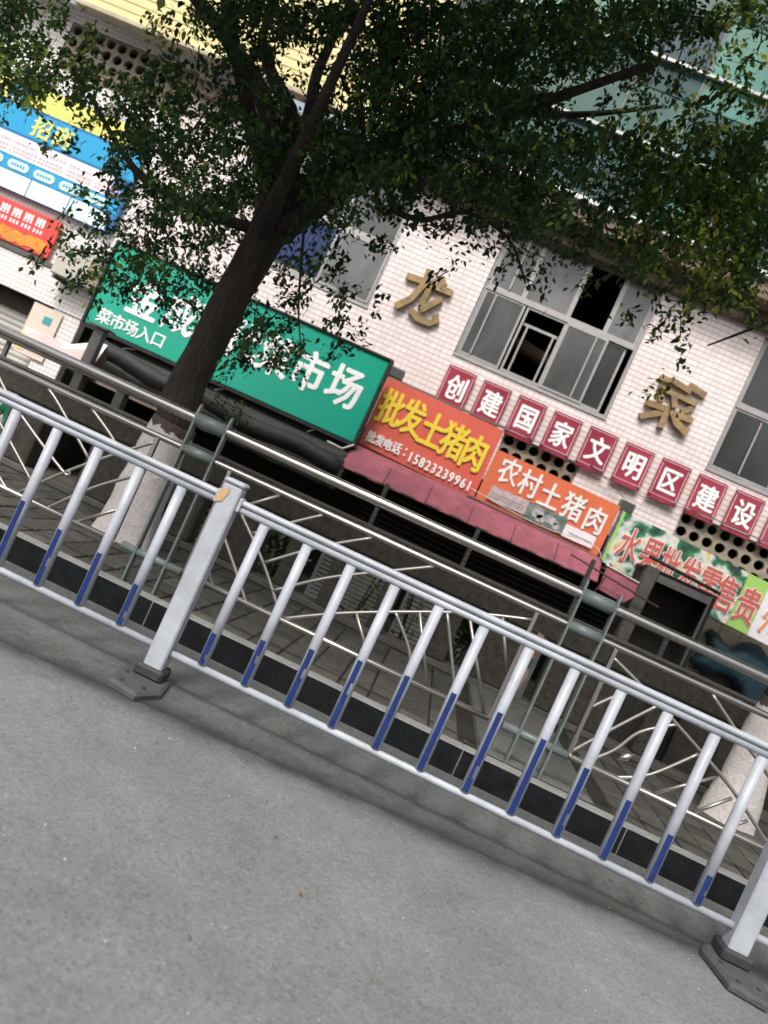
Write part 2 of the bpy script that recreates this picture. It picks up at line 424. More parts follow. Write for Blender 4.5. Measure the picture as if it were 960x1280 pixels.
TXT = {}
def text_mesh(ch, size, depth=0.004, bold=0.0, sx=1.0):
    key = (ch, size, depth, bold, sx)
    if key in TXT: return TXT[key]
    cu = bpy.data.curves.new('lettering', 'FONT')
    cu.body = ch; cu.size = size; cu.extrude = depth
    cu.align_x = 'CENTER'; cu.align_y = 'CENTER'; cu.resolution_u = 2
    o = bpy.data.objects.new('tmp_text', cu); COL.objects.link(o)
    bpy.context.view_layer.update()
    dg = bpy.context.evaluated_depsgraph_get()
    me = bpy.data.meshes.new_from_object(o.evaluated_get(dg))
    bpy.data.objects.remove(o); bpy.data.curves.remove(cu)
    # centre on the glyph's own box
    if len(me.vertices):
        co = np.empty(len(me.vertices) * 3); me.vertices.foreach_get('co', co); co = co.reshape(-1, 3)
        mid = (co.min(0) + co.max(0)) / 2; co[:, 0] = (co[:, 0] - mid[0]) * sx; co[:, 1] -= mid[1]
        me.vertices.foreach_set('co', co.ravel())
    if bold and len(me.vertices):
        # heavier strokes: the glyph repeated a hair to each side, each copy half a millimetre deeper
        bm = bmesh.new(); s_ = bold * size
        sh = [(0, 0), (-s_, 0), (s_, 0), (0, -s_ * .8), (0, s_ * .8), (-s_ * .7, -s_ * .6), (s_ * .7, s_ * .6), (-s_ * .7, s_ * .6), (s_ * .7, -s_ * .6)]
        for i, (a, b) in enumerate(sh):
            bm.from_mesh(me); bm.verts.ensure_lookup_table(); n = len(me.vertices)
            for v in bm.verts[i * n:(i + 1) * n]: v.co += Vector((a, b, -.0005 * i))
        m2 = bpy.data.meshes.new('lettering'); bm.to_mesh(m2); bm.free(); me = m2
    TXT[key] = me
    return me
def put_text(ch, x, y, z, size, material, root, depth=0.004, bold=0.0, sx=1.0, tilt=0.0, name='lettering', lean=None):
    me = text_mesh(ch, size, depth, bold, sx)
    if len(me.materials) and me.materials[0] is not material or not len(me.materials):
        me = me.copy(); me.materials.clear(); me.materials.append(material)
    o = bpy.data.objects.new(name, me); COL.objects.link(o)
    o.parent = root
    o.location = Vector((x, y, z)) - Vector(root.location)
    o.rotation_euler = (R(90) + tilt, 0, 0)
    return o

# coordinates in metres (strokes: x, z) and centimetres (leaf clusters: x, y, z)
LONG=[(0.1, [(-2.084, 4.512), (-1.745, 4.537)]), (0.1, [(-1.741, 4.528), (-1.351, 4.531)]), (0.1, [(-1.797, 4.722), (-1.787, 4.486), (-1.879, 4.207), (-2.044, 4.016)]), (0.1, [(-1.609, 4.693), (-1.505, 4.585)]), (0.09, [(-1.689, 4.485), (-1.7, 4.175)]), (0.09, [(-1.459, 4.387), (-1.671, 4.111)]), (0.1, [(-1.812, 4.061), (-1.671, 3.991), (-1.474, 3.989), (-1.39, 4.068), (-1.446, 4.142)])]
CAI=[(0.085, [(1.943, 4.615), (2.135, 4.604)]), (0.07, [(1.977, 4.462), (2.578, 4.441)]), (0.085, [(2.088, 4.631), (2.425, 4.576)]), (0.1, [(2.366, 4.657), (2.641, 4.612)]), (0.08, [(2.024, 4.435), (2.099, 4.277)]), (0.08, [(2.225, 4.428), (2.306, 4.273)]), (0.08, [(2.415, 4.262), (2.557, 4.384)]), (0.09, [(1.9, 4.19), (2.241, 4.209)]), (0.09, [(2.365, 4.192), (2.618, 4.197)]), (0.09, [(1.907, 3.965), (2.177, 4.144)]), (0.09, [(2.226, 4.166), (2.241, 3.922)]), (0.1, [(2.294, 4.22), (2.414, 4.082), (2.616, 3.993)])]
CROWN_A="-380,452,301 -371,448,308 -472,564,362 -480,562,356 -410,499,336 -495,609,360 -366,444,294 -388,475,323 -579,683,400 -527,628,372 -374,449,304 -546,641,385 -510,612,374 -564,676,402 -501,608,378 -397,519,341 -432,560,372 -454,582,379 -535,667,394 -408,527,338 -473,610,380 -408,566,365 -414,639,423 -373,594,413 -272,466,365 -277,470,352 -412,700,476 -357,600,423 -387,698,470 -318,541,396 -263,477,358 -320,580,429 -231,431,353 -327,606,441 -303,590,430 -235,447,354 -360,701,484 -291,554,416 -247,449,352 -268,480,376 -236,430,354 -302,543,411 -340,620,432 -298,538,405 -380,693,492 -299,580,430 -263,512,398 -213,437,366 -226,475,381 -298,594,453 -302,646,465 -244,482,383 -324,672,485 -345,682,494 -318,680,483 -239,500,390 -218,439,362 -264,510,398 -272,569,420 -340,726,503 -253,500,396 -319,623,462 -279,632,476 -285,635,487 -286,663,486 -311,675,504 -333,731,516 -333,724,524 -212,469,391 -313,680,484 -339,734,515 -270,600,460 -349,731,536 -322,719,521 -309,686,491 -245,521,414 -236,510,402 -227,540,418 -294,710,524 -240,586,446 -180,436,371 -182,431,374 -235,577,461 -214,531,426 -277,673,504 -217,507,407 -245,587,449 -290,713,521 -243,587,454 -234,570,443 -298,722,534 -288,722,525 -251,690,515 -224,567,460 -179,453,390 -256,708,530 -244,635,485 -278,730,534 -209,553,434 -252,688,511 -229,590,466 -204,529,437 -225,602,488 -205,533,444 -166,450,387 -256,731,547 -174,442,383 -196,561,466 -159,510,426 -207,607,474 -149,448,401 -148,452,398 -213,679,531 -155,451,385 -172,535,448 -166,513,423 -176,504,422 -159,446,394 -183,525,439 -192,585,481 -152,436,385 -232,657,527 -221,720,563 -172,564,460 -160,552,456 -214,735,569 -192,649,512 -157,538,457 -144,452,405 -139,481,426 -214,700,540 -148,505,440 -145,479,417 -219,728,577 -139,506,437 -151,541,464 -183,577,477 -115,432,394 -151,554,480 -148,524,460 -157,594,493 -159,652,533 -129,531,464 -159,654,550 -178,689,571 -157,657,538 -148,592,508 -170,679,543 -171,707,570 -123,501,437 -152,542,469 -160,603,492 -121,582,496 -153,662,538 -137,634,532 -117,508,444 -156,656,549 -164,732,586 -127,578,500 -127,621,520 -104,476,440 -116,524,455 -100,449,423 -144,645,533 -126,590,511 -102,467,425 -152,733,610 -135,684,572 -83,513,468 -90,495,440 -107,592,524 -114,684,590 -111,648,542 -105,581,496 -120,582,515 -87,474,440 -129,690,583 -133,690,567 -121,651,539 -91,545,492 -106,613,516 -95,515,465 -77,519,464 -65,512,478 -79,546,499 -79,682,579 -92,722,601 -60,445,421 -87,663,575 -61,445,429 -75,576,525 -98,659,573 -80,633,562 -81,552,494 -78,494,462 -62,498,464 -66,569,501 -73,458,436 -62,510,478 -61,662,572 -63,592,534 -49,449,436 -48,469,438 -69,697,602 -59,507,476 -77,726,625 -36,437,422 -82,708,602 -44,430,420 -68,686,585 -41,507,468 -73,592,537 -57,654,566 -33,601,551 -38,502,469 -24,524,494 -52,627,569 -28,452,451 -34,550,511 -31,433,426 -52,727,636 -30,577,524 -57,728,641 -26,437,437 -34,560,515 -50,717,622 -44,535,509 -31,491,467 -8,494,481 -8,684,626 -27,666,608 -15,584,532 -24,559,530 -6,475,460 -26,732,658 -21,449,453 -16,704,619 -6,719,630 -27,720,649 -16,636,596 -18,533,509 -24,517,504 -11,468,452 -1,685,628 10,445,455 6,715,653 -2,708,645 -5,682,622 6,441,458 1,510,487 15,535,511 7,621,568 3,528,506 -4,664,622 21,722,655 -6,577,550 20,550,522 0,583,552 -459,569,321 -588,723,375 -512,622,343 -390,474,296 -509,616,350 -350,434,288 -396,487,296 -556,677,375 -438,553,339 -349,458,296 -433,557,328 -565,725,402 -418,541,326 -564,739,393 -387,529,326 -412,559,332 -444,624,377 -407,577,371 -370,587,390 -327,540,373 -311,569,400 -283,528,361 -284,580,395 -290,550,374 -341,686,454 -262,499,355 -353,687,443 -296,554,393 -243,468,351 -370,708,454 -355,665,436 -289,616,442 -248,525,382 -269,562,400 -266,566,407 -287,582,405 -324,672,447 -279,577,417 -281,563,408 -290,588,413 -264,603,444 -215,508,386 -204,519,388 -224,602,434 -209,582,427 -159,481,381 -152,450,363 -171,479,379 -235,683,505 -265,715,508 -218,587,446 -181,486,396 -232,641,458 -233,673,503 -232,627,460 -214,602,441 -160,462,369 -184,552,426 -257,737,535 -180,567,434 -145,445,367 -194,628,484 -188,636,482 -147,440,378 -185,564,434 -145,471,380 -142,437,364 -157,463,382 -200,611,471 -198,623,481 -233,720,537 -153,460,386 -205,672,492 -141,434,370 -175,630,491 -179,657,490 -124,444,371 -140,504,416 -126,434,366 -127,474,389 -168,587,456 -129,484,398 -128,445,382 -167,652,495 -192,661,490 -156,570,446 -148,502,418 -197,662,504 -171,651,491 -160,674,524 -152,629,501 -158,703,552 -131,503,422 -146,661,505 -127,532,429 -151,626,481 -167,733,554 -151,646,497 -147,655,516 -118,496,421 -171,712,558 -121,463,404 -106,474,410 -171,645,511 -84,450,394 -135,683,543 -81,450,393 -129,723,554 -102,465,408 -144,682,523 -118,626,497 -99,460,409 -103,529,453 -107,510,442 -111,544,447 -116,586,467 -81,440,391 -136,670,530 -120,597,479 -105,684,564 -90,493,437 -61,431,386 -109,677,545 -93,538,456 -110,723,583 -113,647,531 -105,627,523 -111,646,514 -80,540,459 -117,706,564 -74,438,387 -125,709,568 -115,704,565 -102,595,492 -59,538,466 -93,691,571 -54,483,428 -73,610,505 -97,704,569 -72,523,462 -52,478,424 -74,531,465 -68,532,470 -83,656,526 -60,462,407 -80,676,541 -56,491,440 -61,494,447 -75,554,486 -48,626,534 -57,617,534 -60,711,580 -57,662,553 -60,654,556 -42,647,543 -43,629,533 -56,625,535 -68,673,560 -38,508,454 -55,623,530 -61,718,586 -63,671,554 -65,732,600 -49,480,433 -14,461,435 -28,652,559 -30,687,578 -34,724,609 -30,552,486 -32,735,628 -16,556,504 -16,559,503 -2,537,495 26,574,516 13,555,502 -426,547,309 -391,488,281 -417,517,282 -465,579,313 -501,634,324 -547,695,334 -570,711,338 -539,688,359 -344,434,273 -389,508,288 -409,502,290 -373,477,283 -370,482,277 -518,672,342 -522,674,332 -450,595,318 -519,704,367 -377,503,300 -342,448,274 -440,582,330 -521,697,359 -438,575,307 -512,691,354 -549,728,372 -478,627,329 -491,642,334 -538,734,383 -529,708,365 -476,624,325 -406,544,299 -346,495,296 -427,602,340 -477,687,378 -364,514,307 -440,633,338 -368,528,319 -446,627,343 -459,654,372 -306,445,285 -434,629,361 -400,610,349 -378,586,344 -392,641,374 -360,572,341 -300,486,324 -453,713,389 -423,685,396 -310,510,324 -331,564,357 -253,447,299 -274,467,323 -405,715,416 -325,550,358 -417,734,411 -325,590,382 -280,502,341 -363,730,458 -239,470,321 -260,505,338 -220,446,327 -336,695,427 -307,650,413 -230,509,347 -189,434,321 -324,683,426 -314,656,423 -270,581,377 -291,608,400 -217,475,337 -282,630,418 -258,610,414 -198,541,389 -231,598,401 -215,585,416 -170,526,390 -183,547,391 -233,708,480 -142,431,347 -213,612,432 -141,443,343 -223,699,471 -235,694,481 -230,713,482 -211,602,436 -220,663,469 -201,618,446 -164,494,375 -232,675,455 -236,680,477 -218,708,487 -164,578,428 -147,490,385 -167,542,399 -176,590,434 -237,739,517 -194,626,458 -180,615,455 -133,436,350 -215,698,469 -152,511,389 -209,723,505 -206,729,497 -156,492,387 -142,446,361 -178,724,517 -155,615,468 -196,727,523 -168,629,457 -132,552,420 -195,729,524 -108,442,369 -193,710,506 -106,445,360 -154,630,460 -118,475,391 -155,640,459 -177,665,476 -142,510,398 -132,482,380 -100,434,358 -96,441,374 -150,720,533 -94,473,381 -165,718,531 -117,570,439 -128,578,434 -111,499,407 -141,602,447 -117,513,397 -118,514,414 -101,482,396 -159,710,520 -102,448,360 -100,495,397 -96,493,407 -132,739,528 -90,520,430 -114,655,511 -79,435,362 -82,473,398 -116,593,448 -139,713,526 -90,473,389 -123,651,483 -92,457,389 -91,515,417 -124,649,486 -83,493,404 -108,557,431 -83,534,425 -72,583,459 -89,578,447 -65,488,416 -64,481,409 -63,431,373 -85,590,469 -105,683,512 -86,650,511 -64,622,509 -50,572,470 -47,635,526 -43,514,444 -13,514,459 -14,502,447 -14,573,484 0,600,498 -9,569,495 2,517,461 21,621,527 20,605,517 -500,634,297 -436,589,299 -391,564,313 -329,473,283 -476,720,350 -475,704,339 -427,629,339 -383,598,331 -317,508,295 -467,725,368 -414,631,337 -478,726,359 -372,575,321 -294,471,293 -318,519,306 -372,599,341 -356,607,337 -392,650,361 -374,620,339 -307,505,305 -337,549,313 -328,539,324 -333,582,334 -293,522,304 -251,451,298 -246,449,293 -373,658,366 -424,727,394 -298,534,330 -351,621,346 -334,659,380 -292,577,342 -361,714,395 -228,431,281 -297,584,349 -280,560,341 -311,618,355 -301,572,343 -295,602,365 -329,674,397 -264,568,354 -236,475,315 -217,457,306 -322,691,410 -226,493,315 -206,433,290 -290,584,352 -316,739,434 -282,642,391 -274,614,382 -280,640,378 -244,546,360 -269,608,375 -242,581,359 -325,739,427 -206,524,345 -245,616,377 -237,644,399 -239,705,431 -192,520,364 -175,488,343 -228,617,395 -224,627,392 -256,674,424 -157,431,313 -221,612,389 -200,602,401 -194,595,395 -167,557,386 -227,665,438 -166,483,353 -194,620,405 -137,434,336 -204,652,434 -170,513,368 -201,611,394 -180,550,379 -202,611,394 -189,622,419 -243,719,468 -219,709,463 -209,728,469 -138,505,358 -140,499,359 -163,580,393 -132,484,364 -213,731,483 -134,466,346 -156,555,394 -209,686,459 -142,489,363 -130,441,339 -133,478,359 -144,514,381 -156,567,408 -126,479,352 -171,727,491 -144,586,403 -119,471,357 -169,709,485 -122,506,379 -170,700,481 -153,598,417 -135,549,389 -123,526,386 -123,485,372 -147,635,448 -139,542,389 -110,450,352 -119,469,361 -132,555,407 -129,697,474 -97,439,351 -104,539,399 -132,647,451 -111,539,391 -95,466,370 -119,651,456 -110,480,376 -119,548,407 -141,628,446 -127,607,424 -112,565,421 -85,430,349 -96,519,387 -133,618,428 -122,675,488 -111,662,460 -98,552,408 -77,517,393 -97,561,408 -95,659,472 -85,570,426 -100,563,413 -73,470,365 -105,648,480 -94,599,449 -86,599,442 -98,541,417 -91,526,408 -111,638,452 -105,590,439 -58,523,415 -71,605,465 -76,600,442 -77,637,481 -82,668,489 -62,520,417 -61,449,373 -90,648,482 -71,531,420 -62,482,389 -111,738,534 -81,652,492 -49,464,379 -62,489,391 -95,715,527 -48,632,469 -48,473,392 -70,690,498 -63,628,481 -24,610,486 -374,527,265 -430,636,299 -438,728,328 -276,449,251 -322,522,277 -356,579,284 -334,536,287 -302,489,280 -377,635,331 -329,559,295 -322,553,295 -428,706,347 -411,697,352 -358,595,316 -358,602,308 -276,465,265 -265,455,264 -337,566,309 -370,652,329 -428,737,367 -400,687,351 -433,728,358 -272,472,266 -309,545,304 -278,496,281 -308,562,301 -368,700,354 -373,700,342 -296,536,291 -363,686,346 -369,659,339 -231,443,269 -328,600,331 -386,717,373 -265,490,291 -329,610,315 -264,464,282 -323,602,331 -236,475,291 -313,644,348 -209,434,268 -302,586,332 -212,441,273 -326,641,333 -243,479,289 -343,701,372 -269,532,317 -197,444,286 -275,575,331 -249,540,322 -256,533,310 -355,736,384 -310,638,358 -278,585,338 -279,594,334 -191,441,278 -271,670,370 -224,543,327 -298,701,377 -210,524,322 -239,588,343 -252,601,355 -232,535,334 -243,579,330 -217,503,318 -188,432,292 -231,568,343 -204,482,310 -233,526,323 -297,721,397 -257,611,343 -289,736,407 -215,563,338 -217,580,366 -188,510,333 -209,513,329 -210,554,350 -273,698,392 -251,658,392 -164,455,305 -194,536,330 -240,596,363 -261,716,406 -262,662,386 -242,640,380 -221,558,352 -212,534,328 -196,574,366 -214,605,357 -205,620,394 -154,459,317 -242,668,403 -198,561,343 -204,602,369 -178,533,342 -219,651,399 -172,526,336 -184,570,350 -253,722,416 -211,577,368 -179,542,342 -217,665,409 -147,449,318 -146,486,330 -137,476,333 -222,716,418 -217,671,419 -178,585,360 -203,678,419 -218,710,431 -141,450,309 -208,698,426 -177,557,356 -173,624,383 -162,511,345 -153,493,339 -151,523,346 -175,607,394 -124,513,347 -128,518,349 -191,706,435 -168,615,388 -185,704,432 -145,542,353 -119,487,335 -125,522,348 -211,732,453 -131,477,324 -126,482,347 -141,535,371 -171,703,434 -127,503,359 -110,442,318 -109,463,335 -124,528,352 -126,581,402 -116,485,345 -147,659,437 -125,540,380 -117,538,362 -160,704,430 -106,485,352 -107,443,333 -136,603,402 -153,643,430 -130,600,399 -146,701,434 -115,529,370 -93,549,391 -144,739,484 -145,717,455 -105,547,379 -93,466,349 -119,712,457 -106,531,368 -94,528,375 -116,661,455 -105,614,418 -107,625,432 -116,651,438 -117,620,416 -113,625,426 -117,620,425 -86,654,449 -73,499,369 -91,594,402 -99,682,458 -111,685,465 -100,687,456 -56,443,338 -99,684,449 -85,508,377 -112,679,456 -67,457,349 -92,645,427 -101,677,456 -92,641,449 -76,504,369 -51,436,345 -53,448,347 -60,515,378 -82,689,477 -85,696,468 -82,676,464 -47,444,352 -74,651,456 -74,631,443 -55,549,408 -48,489,364 -47,545,399 -48,452,357 -60,593,429 -68,665,450 -39,573,425 -34,577,430 -33,582,432 -41,638,449 -28,443,358 -42,668,473 -33,498,393 -37,462,356 -49,605,430 -55,650,454 -51,644,471 -53,739,506 -25,475,367 -33,432,348 -29,511,399 -57,696,491 -15,446,365 -23,679,477 -12,493,396 -27,546,413 -21,611,452 -16,492,382 -7,446,366 -22,557,421 -17,515,404 -403,627,265 -357,588,281 -301,513,251 -314,523,262 -261,472,249 -387,710,308 -373,679,301 -386,686,312 -286,523,260 -395,723,324 -386,674,289 -286,502,251 -310,583,297 -328,650,311 -354,676,310 -349,686,311 -339,632,315 -316,614,308 -218,431,246 -248,464,267 -317,617,307 -268,540,293 -244,521,283 -327,647,322 -329,680,326 -220,443,253 -245,514,290 -321,706,357 -292,675,332 -313,736,366 -216,480,270 -219,484,290 -290,681,349 -210,461,273 -289,664,328 -267,637,323 -320,727,360 -296,664,331 -297,675,336 -311,705,336 -247,569,307 -297,697,340 -302,725,377 -241,612,343 -225,552,321 -273,699,359 -230,560,311 -264,691,359 -277,692,344 -255,608,335 -247,643,337 -276,696,349 -188,447,276 -302,730,371 -205,526,312 -207,529,313 -211,511,304 -299,729,372 -259,705,359 -186,528,307 -254,680,354 -181,515,303 -237,656,344 -243,669,369 -249,662,345 -177,505,312 -252,664,353 -244,680,369 -241,630,348 -221,645,354 -256,722,386 -197,552,325 -173,488,302 -205,638,360 -168,535,334 -201,586,339 -187,609,349 -168,515,313 -210,690,376 -222,664,362 -224,709,376 -195,631,353 -204,648,378 -162,515,315 -232,686,371 -169,499,313 -247,732,385 -203,647,371 -118,431,296 -147,515,332 -182,602,354 -193,686,405 -190,625,369 -178,606,361 -144,495,308 -158,596,351 -131,439,286 -128,450,300 -168,611,357 -176,613,360 -213,739,396 -141,532,323 -158,578,362 -192,642,370 -122,489,324 -124,490,325 -133,566,354 -124,491,316 -164,647,381 -161,724,415 -147,653,386 -116,434,301 -142,625,375 -124,481,319 -121,525,327 -145,540,345 -128,571,351 -128,478,321 -173,737,425 -134,685,415 -138,605,383 -107,508,343 -142,650,381 -102,565,355 -136,682,416 -87,434,315 -118,547,349 -148,674,393 -152,706,432 -113,530,356 -113,580,360 -104,505,343 -89,462,323 -103,492,338 -105,649,404 -116,655,419 -103,554,362 -79,504,341 -91,576,372 -107,616,379 -139,736,447 -121,674,417 -101,660,411 -141,733,449 -73,445,328 -85,498,331 -96,628,389 -74,478,340 -84,462,317 -86,680,441 -66,463,330 -80,714,439 -86,602,383 -73,622,408 -55,454,325 -76,520,354 -94,661,434 -97,682,418 -87,632,418 -66,464,333 -60,539,371 -98,693,426 -67,544,381 -63,476,333 -30,432,325 -74,645,430 -50,571,391 -59,631,415 -48,677,439 -45,652,425 -73,693,438 -42,486,344 -49,649,433 -56,538,378 -60,567,396 -51,719,461 -56,738,462 -43,507,368 -52,502,367 -27,669,456 -24,676,443 -40,686,466 -32,544,383 -21,480,348 -30,597,409 -27,713,476 -17,458,339 -7,434,333 -15,737,482 -19,643,443 -3,663,450 -13,439,345 -7,510,386 -408,632,241 -331,561,238 -303,502,229 -324,552,251 -333,629,264 -392,730,288 -290,523,237 -340,616,256 -322,613,260 -339,596,270 -226,431,237 -223,431,226 -339,650,288 -231,465,252 -229,476,237 -271,529,253 -260,510,250 -256,480,248 -336,646,277 -241,536,264 -339,718,323 -225,478,260 -300,652,302 -320,679,293 -235,489,249 -305,675,297 -308,636,300 -230,490,262 -294,627,301 -270,561,276 -202,440,237 -240,520,270 -283,621,285 -239,526,273 -309,699,328 -286,701,320 -277,635,306 -290,676,327 -290,672,298 -301,677,321 -299,700,314 -247,550,285 -280,650,313 -303,699,320 -308,714,325 -294,687,330 -315,712,335 -290,657,306 -293,669,301 -252,635,323 -249,640,306 -288,705,339 -270,668,328 -286,717,347 -288,710,338 -253,684,334 -275,696,330 -259,640,319 -245,653,327 -267,707,321 -263,661,328 -283,708,334 -268,685,342 -255,706,327 -250,664,332 -254,712,358 -244,705,341 -243,715,360 -213,656,322 -168,508,280 -236,690,347 -253,704,341 -239,693,331 -243,721,366 -132,445,271 -166,571,316 -207,672,338 -159,536,311 -172,531,307 -160,500,281 -137,492,287 -183,679,363 -158,626,351 -178,709,376 -183,701,376 -149,616,343 -127,558,328 -111,529,317 -111,597,340 -99,505,305 -112,600,355 -113,684,391 -71,499,327 -68,498,318 -72,564,341 -109,718,402 -88,532,337 -72,585,362 -81,727,436 -62,677,407 -70,601,360 -52,542,343 -44,437,313 -74,709,406 -68,719,426 -72,626,392 -63,617,384 -70,560,358 -51,459,314 -87,652,392 -55,509,342 -72,617,387 -55,653,399 -40,650,400 -55,717,419 -47,567,354 -66,677,421 -42,573,379 -32,534,344 -34,492,342 -55,622,389 -43,498,343 -50,528,353 -46,579,379 -40,581,362 -28,491,339 -37,482,338 -11,555,363 -23,539,364 -15,477,340 -9,432,318 -10,540,363 -13,555,363 -25,602,396 9,475,337 2,675,424 4,535,368 11,555,382 -333,509,183 -361,587,223 -396,637,211 -439,738,229 -258,431,189 -461,730,235 -322,559,233 -378,686,246 -289,486,210 -405,719,265 -338,590,215 -316,556,209 -397,734,249 -278,514,214 -347,635,245 -370,738,257 -250,480,214 -281,541,229 -242,479,229 -340,678,259 -305,608,247 -292,599,252 -289,561,246 -249,505,222 -269,578,261 -304,667,278 -314,689,272 -322,716,285 -203,452,233 -214,458,227 -299,676,280 -286,657,284 -250,645,280 -298,688,296 -283,676,281 -292,695,301 -276,669,295 -257,630,289 -261,692,311 -188,537,272 -253,692,313 -201,576,290 -155,514,262 -175,594,305 -153,541,276 -123,520,288 -132,598,311 -97,600,345 -91,545,322 -69,549,317 -52,539,320 -31,458,312 -26,627,363 -41,652,366 -47,638,372 -27,701,408 -2,712,424 -1,612,367 1,724,420 -13,591,372 6,571,367 9,539,358 10,559,360 -307,519,182 -344,576,186 -338,580,187 -332,606,197 -309,569,206 -333,632,206 -249,440,179 -344,656,205 -269,485,181 -366,706,245 -326,643,213 -248,493,192 -218,438,197 -237,452,199 -246,480,205 -374,715,236 -359,737,230 -331,717,255 -227,501,207 -288,601,212 -218,474,199 -311,674,241 -347,726,255 -286,693,247 -314,716,264 -275,632,240 -275,662,244 -292,657,247 -273,644,248 -253,648,255 -244,638,260 -263,664,253 -246,630,260 -259,680,272 -268,700,264 -196,595,252 -201,594,260 -173,514,248 -168,531,258 -155,521,253 -155,567,276 -154,571,271 -128,528,254 -82,575,300 -42,602,334 -19,552,316 -9,597,337 21,514,318 -291,563,194 -310,666,209 -276,591,207 -316,708,203 -258,559,193 -277,683,213 -263,640,232 -276,664,214 -275,644,215 -278,648,227 -248,653,219 -261,697,226 -259,684,220 -252,692,253 -245,675,230 -263,683,234 -244,638,232 -230,640,233 -246,664,233 -235,734,269 -222,722,246 -208,620,226 -211,631,223 -184,621,258 -181,586,243 -183,600,241 -143,567,256 -123,506,231 -111,559,261 -270,664,198 -259,706,196 -219,646,200 -165,478,179 -230,647,212 -231,672,209 -248,716,213 -180,531,192 -156,462,188 -187,630,206 -201,671,210 -210,665,219 -204,622,220 -196,642,225 -172,583,222 -201,739,227 -170,626,216 -135,484,190 -139,567,235 -128,558,212 -126,582,224 -113,555,230 -264,674,164 -271,702,182 -251,719,179 -207,623,192 -209,629,186 -165,581,194 -184,607,191 -165,630,198 -190,567,143 -197,633,150"
CROWN_B="27,648,599 34,558,542 26,536,519 27,506,510 31,659,623 32,517,520 28,542,526 30,635,596 47,553,556 46,536,537 47,659,632 58,679,648 50,618,602 63,647,633 58,553,541 40,605,590 35,614,551 44,673,601 66,584,542 62,650,593 58,576,505 64,669,578 63,578,527 92,647,566 -4,649,513 14,650,515 5,613,504 45,589,482 34,605,507 29,580,476 41,534,470 65,654,554 77,593,514 81,620,530 85,553,478 0,607,452 7,658,476 -7,509,403 6,532,430 13,590,452 8,538,419 6,537,431 -12,671,501 3,663,485 11,508,418 31,605,475 24,664,497 27,644,479 33,568,453 22,517,424 45,521,431 58,679,533 54,563,455 46,517,427 51,597,464 38,661,514 44,506,427 61,670,503 45,581,474 66,554,464 61,599,477 65,506,427 57,524,445 72,619,498 55,560,463 71,527,434 63,589,464 59,530,449 86,573,478 89,657,533 107,670,525 98,624,499 80,548,452 74,553,461 87,542,468 82,511,433 73,507,431 90,562,465 82,502,435 86,516,445 78,527,441 76,540,461 99,642,505 17,608,436 13,512,393 1,520,390 16,549,397 15,555,418 14,631,443 9,650,443 6,654,447 33,534,413 41,606,456 31,517,406 45,603,450 27,653,478 33,630,443 29,566,414 34,643,474 26,540,411 24,566,427 32,509,395 36,505,387 32,628,465 20,531,410 25,512,394 52,513,395 59,657,473 80,670,485 61,656,488 52,666,495 57,582,435 48,565,437 48,532,401 41,504,392 54,542,414 51,526,409 75,654,472 53,541,409 57,539,410 42,534,413 89,622,463 72,586,438 95,679,493 71,536,431 101,673,507 77,620,472 73,649,486 68,582,443 75,543,425 66,525,406 69,510,409 68,581,455 89,655,480 83,573,454 62,503,395 97,576,443 109,618,471 101,618,489 119,673,504 91,603,477 87,543,430 85,513,418 112,621,481 107,622,496 121,673,509 118,672,520 104,662,504 101,619,472 93,539,444 88,573,462 16,505,354 18,565,392 34,667,450 25,570,397 27,567,389 19,597,410 47,624,422 34,645,444 32,547,396 59,670,450 57,667,442 45,655,453 41,636,445 45,510,366 33,613,433 34,610,428 61,676,446 39,542,392 54,532,379 37,633,440 30,506,369 82,659,459 76,670,469 70,526,385 50,501,378 64,501,375 74,603,434 80,672,469 74,568,413 71,642,437 74,557,399 62,529,399 84,666,466 55,527,379 75,606,432 75,640,437 78,580,433 95,617,454 72,539,402 101,666,479 105,603,432 108,655,463 80,521,387 78,510,399 88,524,401 99,647,466 86,653,461 91,584,443 108,668,469 69,522,401 73,529,398 90,545,413 123,675,474 129,654,475 114,645,480 115,583,434 109,529,402 103,530,410 94,548,416 110,606,447 121,673,472 133,674,500 92,505,394 104,613,460 111,565,419 134,655,477 105,554,426 29,639,400 37,545,359 40,552,370 33,587,376 45,555,375 49,537,362 55,622,397 52,511,353 47,594,403 58,541,362 71,588,390 76,628,423 87,579,392 66,533,377 74,653,433 75,577,386 64,521,361 87,607,414 64,568,399 103,622,418 103,621,434 109,654,447 107,603,426 94,616,432 92,538,386 105,662,445 105,654,425 80,507,366 116,640,430 99,568,389 103,652,434 86,519,378 110,679,444 75,500,364 83,578,409 134,677,455 108,567,405 119,564,416 109,551,396 101,521,372 117,559,404 143,672,468 121,619,435 112,542,398 120,567,411 137,673,475 124,585,414 116,625,441 120,610,424 114,599,420 41,515,342 52,554,351 67,630,389 51,559,359 85,538,352 89,668,401 93,671,417 93,638,401 91,573,375 106,583,380 119,656,424 112,676,425 109,652,407 110,628,413 115,618,410 122,607,402 114,552,386 146,645,430 140,669,423 109,532,362 112,522,365 123,569,392 118,558,387 146,636,412 58,572,328 82,674,387 94,651,361 114,650,377 101,586,363 100,652,382 120,602,380 98,528,341 113,559,361 113,502,341 151,655,405 121,541,363 137,628,400 95,679,360 84,510,314 123,674,355 135,547,347 99,583,291"
